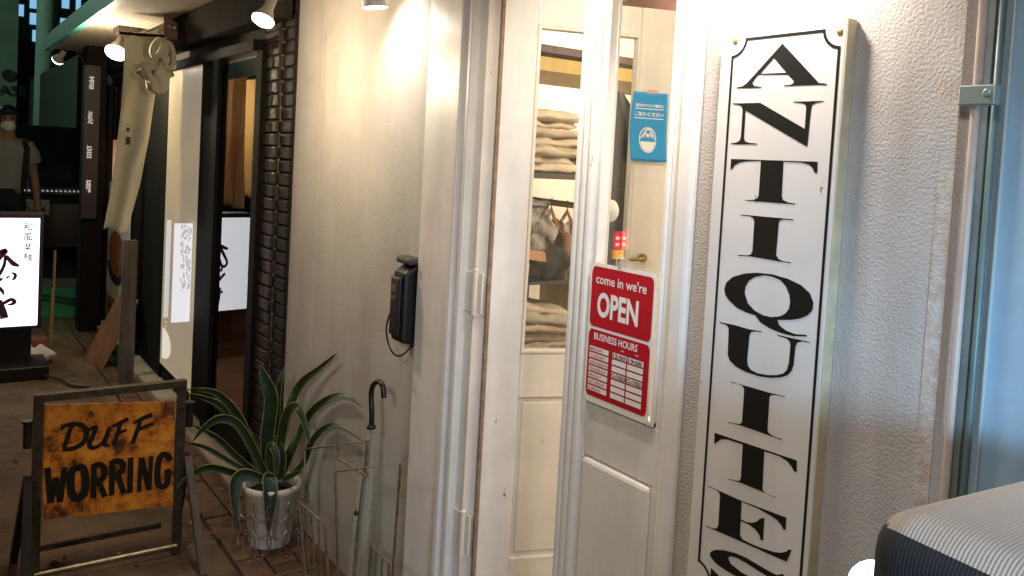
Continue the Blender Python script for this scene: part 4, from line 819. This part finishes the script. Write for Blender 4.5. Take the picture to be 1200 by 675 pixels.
# ------------------------------------------------------------------ pedestrian with a face mask
def person():
    f0 = dep(12,150,7.7); X0, Y0 = f0.x, f0.y-.02
    me = bpy.data.meshes.new('person'); J = []; E = []; R = []
    def j(x, y, z, r_, par=None):
        J.append((X0+x, Y0+y, z)); R.append(r_); 
        if par is not None: E.append((par, len(J)-1))
        return len(J)-1
    pel = j(0,0,.93,.135); wst = j(0,0,1.10,.12,pel); ch = j(0,0,1.30,.145,wst); nk = j(.0,0,1.46,.062,ch); hd0 = j(.01,0,1.55,.07,nk); hd = j(.01,0,1.625,.088,hd0); j(.0,0,1.69,.070,hd)
    for s_ in (-1,1):
        sh = j(0,.165*s_,1.40,.062,ch); el = j(-.03,.225*s_,1.13,.043,sh); wr_ = j(.05,.25*s_,.90,.031,el); hn = j(.07,.25*s_,.83,.034,wr_); 
        for k_ in range(4): j(.075+.006*k_,.25*s_+(-.024+.016*k_),.755+.006*abs(k_-1.5),.009,hn)
        j(.105,.24*s_,.80,.010,hn)
        hp_ = j(0,.09*s_,.86,.095,pel); kn = j(.02*s_,.10*s_,.48,.062,hp_); an = j(-.02,.10*s_,.09,.042,kn); j(.13,.105*s_,.035,.034,an)
    me.from_pydata(J, E, []); o = bpy.data.objects.new('person', me); COL.objects.link(o)
    sk = o.modifiers.new('skin','SKIN'); 
    for i, sv in enumerate(me.skin_vertices[0].data if me.skin_vertices else []): sv.radius = (R[i],R[i])
    return o, X0, Y0, R
po_, X0, Y0, RR = person()
bpy.context.view_layer.objects.active = po_
if not po_.data.skin_vertices: 
    po_.modifiers.clear(); bpy.context.view_layer.objects.active = po_; bpy.ops.object.modifier_add(type='SKIN')
for i, sv in enumerate(po_.data.skin_vertices[0].data): sv.radius = (RR[i], RR[i]); sv.use_root = (i == 0)
sb_ = po_.modifiers.new('sub','SUBSURF'); sb_.levels = sb_.render_levels = 1
dg = bpy.context.evaluated_depsgraph_get(); dg.update(); nme = bpy.data.meshes.new_from_object(po_.evaluated_get(dg)); po_.modifiers.clear(); po_.data = nme; nme.name = 'person'
nme.materials.clear(); nme.materials.append(mat('skin',(.34,.20,.13),.6)); nme.materials.append(mat('dark trousers',(.02,.022,.03),.8)); nme.materials.append(mat('dark shoes',(.015,.014,.013),.6))
for p_ in nme.polygons:
    p_.use_smooth = True; z_ = p_.center.z; d_ = abs(p_.center.y-Y0); p_.material_index = 2 if z_ < .10 else 1 if (z_ < 1.0 and d_ < .20) else 0
tag(po_, 'person in a white top and face mask with a dark bag strap by the car', 'person')
q = MB(); q.sphere((X0-.012,Y0,1.665),.108,20,14,(1,.92,1.0)); hr = q.build('hair', mat('black hair',(.008,.007,.007),.5), po_, smooth=True)
for v in hr.data.vertices:
    if v.co.x > X0+.055 and v.co.z < 1.70: v.co.x = X0+.055
    if v.co.z < 1.60: v.co.z = 1.60+.4*(v.co.z-1.60)
q = MB(); q.sphere((X0+.055,Y0,1.575),.062,16,10,(.75,.95,.85)); q.build('face_mask', mat('white mask',(.74,.74,.72),.8), po_, smooth=True)
q = MB()
for s_ in (-1,1): q.sphere((X0+.088,Y0+.032*s_,1.645),.011,10,6)
q.build('eye', mat('eye dark',(.01,.01,.01),.3), po_)
prof = [(1.02,.155,.115),(1.12,.145,.11),(1.28,.172,.13),(1.38,.175,.125),(1.43,.14,.095),(1.465,.078,.075)]
q = MB(); prev = None
for z_,ry_,rx_ in prof:
    b_ = q.ring(V((X0,Y0,z_-.02)),V((1,0,0)),V((0,1,0)),rx_+.02,28,ry_+.03)
    if prev is not None:
        for k_ in range(28): q.face(prev+k_,prev+(k_+1)%28,b_+(k_+1)%28,b_+k_)
    prev = b_
for s_ in (-1,1): q.tube([(X0,Y0+.14*s_,1.41),(X0-.01,Y0+.19*s_,1.33),(X0-.02,Y0+.215*s_,1.24)],[.07,.075,.072],14,False)
q.build('shirt', mat('white shirt',(.34,.34,.32),.9,var=.1), po_, smooth=True)
q = MB(); q.tube([(X0+.13,Y0+.13,1.0),(X0+.165,Y0+.14,1.2),(X0+.13,Y0+.15,1.38),(X0,Y0+.13,1.455),(X0-.15,Y0+.13,1.35)],.024,8); q.build('bag_strap', mat('dark strap',(.02,.02,.022),.8), po_)

# ------------------------------------------------------------------ far houses, pole
fb = thing('far_building', (-21,-2,0), 'dim grey building across the crossing with a faint sign', 'building')
q = MB(); q.box(-24,-20,-9,.2,0,4.6); q.build('wall', mat('dim grey wall',(.26,.30,.23),.9,var=.3,vscale=1.2), fb); q = MB(); q.box(-20,-19.95,-9,.1,0,1.75); q.build('dark_base', mat('dark shop base',(.012,.013,.012),.7), fb)
q = MB(); a_ = onX(2,108,-19.9); text(q,'BASE',(-19.93,a_.y-.22,a_.z-.05),V((0,1,0)),V((0,0,1)),.66,.20,.02); q.build('sign_letters', mat('dark sign letters',(.02,.025,.02),.7), fb)
q = MB(); a_ = onX(10,88,-19.9); q.lathe((-19.93,a_.y,a_.z),[(.001,0),(.12,0)],16,(0,1,0),(0,0,1),(1,0,0)); q.build('sign_emblem', mat('dark sign letters',(.02,.025,.02),.7), fb)
tw = thing('tower_block', (-34,-1,0), 'tall dark apartment block with small bluish lit windows beyond the eave', 'building')
q = MB(); q.box(-42,-34,-14,5,0,22); q.build('wall', mat('dark tower wall',(.05,.07,.055),.9,var=.2,vscale=.6), tw)
for (x,y,s_) in ((40,22,1),(57,13,.8),(42,42,.8),(75,28,.9),(77,3,.9),(39,3,.8),(58,-4,.7),(92,5,.6),(60,38,.5),(25,12,.6)):
    c_ = onX(x,y,-33.95); q = MB(); q.box(-34,-33.97,c_.y-.13*s_,c_.y+.13*s_,c_.z-.20,c_.z+.20); q.build('window', MATS.get('bluish window') or emit('bluish window',(.22,.48,.75),.75), tw)
pp0 = dep(53,100,15); pole = thing('utility_pole', (pp0.x,pp0.y,0), 'pale green concrete utility pole with a small box at the crossing', 'pole')
q = MB(); q.cyl((pp0.x,pp0.y,0),(pp0.x,pp0.y,8.5),.19,20,.14); q.build('shaft', mat('pale concrete pole',(.34,.42,.36),.85,var=.2), pole, smooth=True)
c_ = dep(70,142,14.6); q = MB(); q.box(c_.x-.1,c_.x+.1,c_.y-.16,c_.y+.12,c_.z-.12,c_.z+.12); q.build('junction_box', mat('pale box',(.5,.62,.52),.6), pole)
sh_ = MB(); sh_.box(-19.0,-12.4,.35,4.0,0,2.6); tag(sh_.build('side_house', mat('dark side house',(.03,.032,.026),.8,var=.3)), 'low dark house on the far corner behind the restaurant post', 'house')

# ------------------------------------------------------------------ inside the shop: shelves, folded clothes, rail
def folded(nm, label, cat, y0, y1, x0, x1, z, layers, cols, rise, seed, grp=None, sag=0.0, cat_children=True):
    t_ = thing(nm, ((x0+x1)/2,(y0+y1)/2,z), label, cat, grp or 'stacks of folded clothes'); zz = z
    for li in range(layers):
        h = rise*(.8+.4*random.Random(seed+li).random()); rg = random.Random(seed*7+li); ya = y0+rg.uniform(-.02,.02); yb = y1+rg.uniform(-.02,.02); xf_ = x1+rg.uniform(-.03,.02); q = MB(); prev = None; NS, NR = 22, 20
        for s_ in range(NS+1):
            u = s_/NS; y_ = ya+(yb-ya)*u; b_ = len(q.v)
            for k_ in range(NR):
                a_ = 2*PI*k_/NR; cx_, sz_ = math.cos(a_), math.sin(a_); cx_ = math.copysign(abs(cx_)**.35,cx_); sz_ = math.copysign(abs(sz_)**.7,sz_)
                endf = 1-.5*max(0,abs(u-.5)-.42)/.08
                nz = noise.noise((u*4+seed,k_*.3,li*2.1))*.020*(1 if sz_>0 else .3)+noise.noise((u*11+seed,k_*.7,li*3.1))*.006
                q.v.append(V(((xf_+x0)/2+(xf_-x0)/2*cx_+noise.noise((u*3,li*3+seed,5))*.02, y_, zz+h/2+h/2*sz_*endf+nz-sag*u*(h*2)*li/layers*2)))
            if prev is not None:
                for k_ in range(NR): q.face(prev+k_,prev+(k_+1)%NR,b_+(k_+1)%NR,b_+k_)
            else: q.face(*[b_+k_ for k_ in range(NR)][::-1])
            prev = b_
        q.face(*[prev+k_ for k_ in range(NR)])
        q.build('folded_garment', cols[li % len(cols)], t_, smooth=True); zz += h*.93
    return t_
XS = -2.48
lin = mat('natural linen',(.58,.47,.34),.95,var=.15,vscale=30,bump=.3,bscale=150); lin2 = mat('ivory cotton',(.70,.58,.42),.95,var=.12,vscale=30,bump=.3,bscale=150); lin3 = mat('taupe cotton',(.46,.38,.30),.95,var=.2,vscale=30,bump=.3,bscale=150)
olive = mat('olive grey cotton',(.44,.40,.32),.95,var=.3,vscale=20,bump=.3,bscale=120); denim = mat('black denim',(.035,.034,.036),.9,var=.5,vscale=40,bump=.3,bscale=150)
su = thing('shelf_unit', (-2.65,.9,.03), 'open display shelf with wooden top board and a glass shelf inside the shop', 'shelf')
z1s = onX(645,203,XS).z; z2s = onX(632,330,XS).z; z3s = onX(632,413,XS).z
q = MB(); q.box(-2.93,XS,.45,1.6,z1s-.022,z1s); q.build('shelf_board', mat('dark shelf board',(.06,.04,.03),.6), su)
q = MB(); q.box(-2.93,XS,.45,1.6,z2s-.012,z2s); q.build('glass_shelf', mat('dark glass shelf',(.05,.055,.05),.1), su)
q = MB(); q.box(-2.93,XS,.45,1.6,z3s-.03,z3s); q.build('shelf_board', lin2, su)
q = MB(); q.box(-2.93,XS,.45,1.6,onX(650,84,XS).z,onX(650,68,XS).z); q.build('top_board', mat('golden pine board',(.50,.33,.07),.6,var=.2), su)
q = MB(); q.box(-2.60,XS+.01,.45,1.6,onX(650,63,XS).z,onX(650,54,XS).z); q.build('top_rail', mat('maroon rail',(.09,.04,.04),.6), su)
for y_ in (.45,1.6): q = MB(); q.box(-2.93,-2.90,y_-.015,y_+.015,.03,2.06); q.build('side_post', dark_wood, su)
folded('clothes_stack','thick stack of folded linen and cotton on the upper shelf','clothes',.56,.86,-2.86,-2.50,z1s,7,[lin2,lin2,lin,lin2,lin,lin2,lin2,lin3],.037,3)
folded('clothes_stack','stack of folded cream trousers further along the upper shelf','clothes',.92,1.25,-2.86,-2.50,z1s,5,[lin,lin2],.030,9)
folded('clothes_stack','slumped pile of grey beige cloth on the lowest visible shelf','clothes',.52,.86,-2.86,-2.47,z3s,5,[olive,lin3,lin,olive,lin,olive],.046,14,sag=.45)
jn = thing('folded_jeans', (-2.6,.7,z2s), 'crumpled black jeans with tan waist patch on the glass shelf', 'jeans')
q = MB(); q.sphere((-2.6,.70,z2s+.07),.15,60,40,(.9,1.25,.5)); jj = q.build('denim_body', denim, jn, smooth=True)
for v in jj.data.vertices: v.co += V((noise.noise(v.co*9),noise.noise(v.co*9+V((5,0,0))),noise.noise(v.co*7+V((0,3,0)))))*.05+V((noise.noise(v.co*24),noise.noise(v.co*22+V((5,0,0))),noise.noise(v.co*23)))*.02; v.co.z = max(z2s+.002,v.co.z)
pc = onX(630,297,-2.45); q = MB(); q.obox(pc+V((0,-.05,-.02)),V((0,.09,-.012)),V((.004,0,0)),V((-.01,0,.036))); q.build('leather_patch', mat('tan leather patch',(.45,.20,.09),.6), jn)
pc = onX(616,316,-2.44); q = MB(); q.obox(pc+V((0,-.02,-.03)),V((0,.03,-.01)),V((.003,0,0)),V((0,.005,.06))); q.build('price_tag', mat('yellow tag',(.75,.62,.03),.6), jn)
gs = thing('draped_shirt', (-2.6,.6,z2s+.14), 'crumpled grey print shirt heaped on the black jeans', 'shirt')
q = MB(); q.sphere((-2.58,.64,z2s+.21),.125,60,40,(.8,.95,1.05)); jj = q.build('cloth', mat('grey print cloth',(.42,.38,.34),.95,col2=(.12,.09,.08),vscale=26), gs, smooth=True)
for v in jj.data.vertices: v.co += V((noise.noise(v.co*10),noise.noise(v.co*10+V((5,0,0))),noise.noise(v.co*8+V((0,3,0)))))*.06+V((noise.noise(v.co*24),noise.noise(v.co*22+V((5,0,0))),noise.noise(v.co*23)))*.025
pr = thing('clothes_rail', (-2.3,1.9,1.2), 'dark clothes rail at the back of the shop', 'rail')
ra, rb_ = dep(622,234,3.45), dep(690,243,3.65); q = MB(); q.cyl(ra,rb_+(rb_-ra)*1.5,.014,10); q.build('bar', mat('bronze rail',(.16,.09,.05),.4,metal=.5), pr)
q = MB(); q.cyl((ra.x,ra.y,ra.z),(ra.x,ra.y,.03),.014,10); q.build('rail_leg', black_iron, pr)
def hanging(lam, col, label, w_=.20, l_=.7, seed=1, grp='clothes hanging on the rail'):
    c_ = ra.lerp(rb_, lam); t_ = thing('hanging_garment', tuple(c_), label, 'garment', grp); d_ = (rb_-ra).normalized(); nr_ = V((-d_.y,d_.x,0))
    q = MB(); prev = None
    for i in range(20):
        v = i/19; wd = w_*(.35+.65*min(1,v*4)); b_ = len(q.v)
        for k_ in range(32):
            a_ = 2*PI*k_/32; q.v.append(c_+nr_*(wd*math.cos(a_))+d_*(.028*(1+.5*math.sin(a_*7+seed+v*2))*math.sin(a_))+V((0,0,-.06-l_*v-.05*(abs(math.cos(a_))*(1-min(1,v*4))))))
        if prev is not None:
            for k_ in range(32): q.face(prev+k_,prev+(k_+1)%32,b_+(k_+1)%32,b_+k_)
        prev = b_
    q.build('cloth', col, t_, smooth=True)
    q = MB(); q.tube([c_+V((0,0,.02)),c_+V((0,0,-.03))],.003,6); q.tube([c_-nr_*w_*.42+V((0,0,-.11)),c_+V((0,0,-.03)),c_+nr_*w_*.42+V((0,0,-.11))],.008,8); q.build('hanger', mat('wooden hanger',(.42,.19,.08),.5), t_)
hanging(.35, mat('rail brown wool',(.25,.12,.07),.9), 'short brown garment hanging on the shop rail', .12,.25,1)
hanging(.62, lin2, 'cream garment hanging on the shop rail', .15,.55,2)
hanging(.95, mat('black wool',(.012,.012,.013),.9,var=.4,vscale=30), 'long black coat hanging at the end of the shop rail', .20,1.0,3)
hanging(1.4, mat('charcoal wool',(.03,.028,.03),.9,var=.4,vscale=30), 'charcoal coat hanging past the black coat on the shop rail', .22,1.0,5)
hanging(2.0, mat('umber wool',(.12,.06,.035),.9,var=.4,vscale=30), 'dark brown coat hanging deep inside behind the red open sign', .24,1.0,7)
hanging(2.35, mat('black wool',(.012,.012,.013),.9), 'black jacket hanging last on the shop rail', .24,.9,8)
bc = dep(716,180,2.75); t_ = thing('reflection_coat', (bc.x,bc.y,1.0), 'speckled black coat shape standing in for a dark reflection behind the door glass', 'coat'); q = MB(); prev = None  # coat shape put in to stand for a dark reflection in the glass
for i in range(24):
    v = i/23; b_ = len(q.v); wd = .03+.11*min(1,v*2.2)**.7
    for k_ in range(32):
        a_ = 2*PI*k_/32; q.v.append(V((bc.x,bc.y,bc.z+.20-.85*v))+V((.57,.82,0))*(wd*math.cos(a_)+.07*min(1,v*1.5))+V((.8,-.57,0))*(.05*(1+.3*math.sin(a_*6+v))*math.sin(a_)))
    if prev is not None:
        for k_ in range(32): q.face(prev+k_,prev+(k_+1)%32,b_+(k_+1)%32,b_+k_)
    prev = b_
q.build('cloth', mat('speckled black',(.014,.013,.012),.9,col2=(.10,.07,.05),vscale=90,contrast=(.2,.34)), t_, smooth=True)
sc_ = thing('striped_scarf', (-2.25,.45,1.3), 'black and white striped scarf glimpsed through the door gap', 'scarf')
cc = dep(574,150,2.9)
q = MB()
for j in range(24):
    q.cur = j % 2; z_ = cc.z+.16-.016*j; q.add([(cc.x-.06,cc.y-.05,z_),(cc.x+.06,cc.y+.05,z_+.02),(cc.x+.06,cc.y+.05,z_+.004),(cc.x-.06,cc.y-.05,z_-.016)],[(0,1,2,3)])
q.build('cloth', [mat('scarf black',(.02,.02,.02),.9), mat('scarf white',(.75,.7,.6),.9)], sc_, solid=.01)

# ------------------------------------------------------------------ right-hand end: pipe, gap, metal fence, foreground box
cp = thing('wall_pipe', (-.588,-.012,0), 'thin pale pipe running down the edge of the rough plaster wall', 'pipe')
q = MB(); pts = [(-.590,-.014,z_*.1) for z_ in range(0,18)]+[(-.588,-.02,1.78),(-.592,-.016,1.86),(-.59,-.014,2.4)]; q.tube(pts,.0062,12); q.build('tube', mat('pinkish pipe',(.55,.42,.34),.45,var=.2,vscale=14), cp, smooth=True)
k_ = onY(1158,112,-.02); q = MB(); q.box(-.606,-.556,-.034,-.018,k_.z-.014,k_.z+.014); q.cyl((-.565,-.034,k_.z+.002),(-.565,-.040,k_.z+.002),.006,10); q.build('clamp', mat('galvanised clamp',(.36,.42,.42),.4,metal=.6), cp, bevel=.002)
q = MB(); q.tube([(-.577,.014,0),(-.577,.014,2.4)],.005,12); tag(q.build('drain_pipe', mat('dark green pipe',(.13,.19,.18),.4,var=.3), smooth=True), 'dark green drain pipe in the gap beside the pale wall pipe', 'pipe')
q = MB(); q.box(-.605,-.585,.01,.03,0,2.5); q.build('backing_strip', mat('grey gap',(.17,.20,.19),.9,var=.3), cp)
q = MB(); q.box(-.642,-.6185,-.002,.004,.0,1.52); q.build('bare_edge', mat('bare brown aggregate', (.42,.33,.27), .95, col2=(.53,.50,.47), vscale=55, bump=.6, bscale=230, bdist=.004), root)
fn = thing('metal_fence', (-.2,.03,0), 'blue grey metal sheet wall lit by cool light at the right edge', 'wall')
sheet = mat('blue grey sheet',(.31,.43,.52),.5,var=.15,vscale=6,bump=.12,bscale=160,bdist=.003)
q = MB(); q.box(-.5845,.9,.024,.06,0,2.6); q.build('sheet', sheet, fn)
q = MB(); q.box(-.566,-.561,.016,.0245,0,2.6); q.build('edge_trim', mat('pale trim',(.35,.42,.42),.4), fn, bevel=.003)
sbx = thing('ribbed_seat', (-.35,-.28,0), 'rounded box seat with pale ribbed top and dark ribbed side in the near corner', 'seat')
# foreground: rounded ribbed box parallel to the wall, pale on top, dark towards the street
def ribbed(name, col, rough):
    m = bpy.data.materials.new(name); m.use_nodes = True; nt = m.node_tree; N = nt.nodes; L = nt.links; b = N['Principled BSDF']; b.inputs['Roughness'].default_value = rough
    tc = N.new('ShaderNodeTexCoord'); wv = N.new('ShaderNodeTexWave'); wv.bands_direction = 'X'; wv.inputs['Scale'].default_value = 78; wv.inputs['Distortion'].default_value = 1.2; wv.inputs['Detail'].default_value = 3
    L.new(tc.outputs['Object'], wv.inputs['Vector']); r = N.new('ShaderNodeValToRGB'); r.color_ramp.elements[0].color = (*[c*.86 for c in col],1); r.color_ramp.elements[1].color = (*col,1); r.color_ramp.elements[0].position = .1; r.color_ramp.elements[1].position = .5
    L.new(wv.outputs[0], r.inputs[0]); L.new(r.outputs[0], b.inputs['Base Color']); bp = N.new('ShaderNodeBump'); bp.inputs['Strength'].default_value = .35; bp.inputs['Distance'].default_value = .002; L.new(wv.outputs[0], bp.inputs['Height']); L.new(bp.outputs[0], b.inputs['Normal']); return m
YB = -.42; cpt = onY(1036,614,YB)
bm = bmesh.new(); bmesh.ops.create_cube(bm, size=1)
for v in bm.verts: v.co = V((-.02+cpt.x+(.55 if v.co.x>0 else -.012), YB if v.co.y<0 else -.06, cpt.z+.012 if v.co.z>0 else .02))
ed_ = [e for e in bm.edges if not (e.verts[0].co.z<.1 and e.verts[1].co.z<.1)]
bmesh.ops.bevel(bm, geom=ed_, offset=.050, segments=7, profile=.5, affect='EDGES')
me = bpy.data.meshes.new('hood'); bm.normal_update(); bm.to_mesh(me); bm.free()
hd_ = bpy.data.objects.new('hood', me); COL.objects.link(hd_); me.materials.append(ribbed('dark ribbed cloth',(.014,.018,.030),.7)); me.materials.append(ribbed('pale ribbed cloth',(.56,.50,.46),.8))
for p_ in me.polygons: p_.use_smooth = True; p_.material_index = 1 if p_.normal.z > .6 else 0
RM = Matrix.Translation(cpt) @ Matrix.Rotation(math.radians(-6),4,'Z') @ Matrix.Translation(-cpt); me.transform(RM)
hd_.parent = sbx; hd_.matrix_parent_inverse = BASE[sbx.name].inverted()
q = MB(); q.box(cpt.x+.03,cpt.x+.50,YB+.04,-.12,0,.05); q.build('foot', black_plastic, sbx)
gl_ = dep(1026,690,1.05); t_ = thing('round_lamp', tuple(gl_), 'small blue-white round lamp shining behind the near ribbed box', 'lamp')
q = MB(); q.sphere(gl_, .034, 20, 12); q.build('lit_globe', emit('blue white lamp',(.45,.72,1),4), t_, smooth=True); q = MB(); q.cyl(gl_-V((0,0,.02)), V((gl_.x,gl_.y,0)), .008, 10); q.build('stem', black_iron, t_)
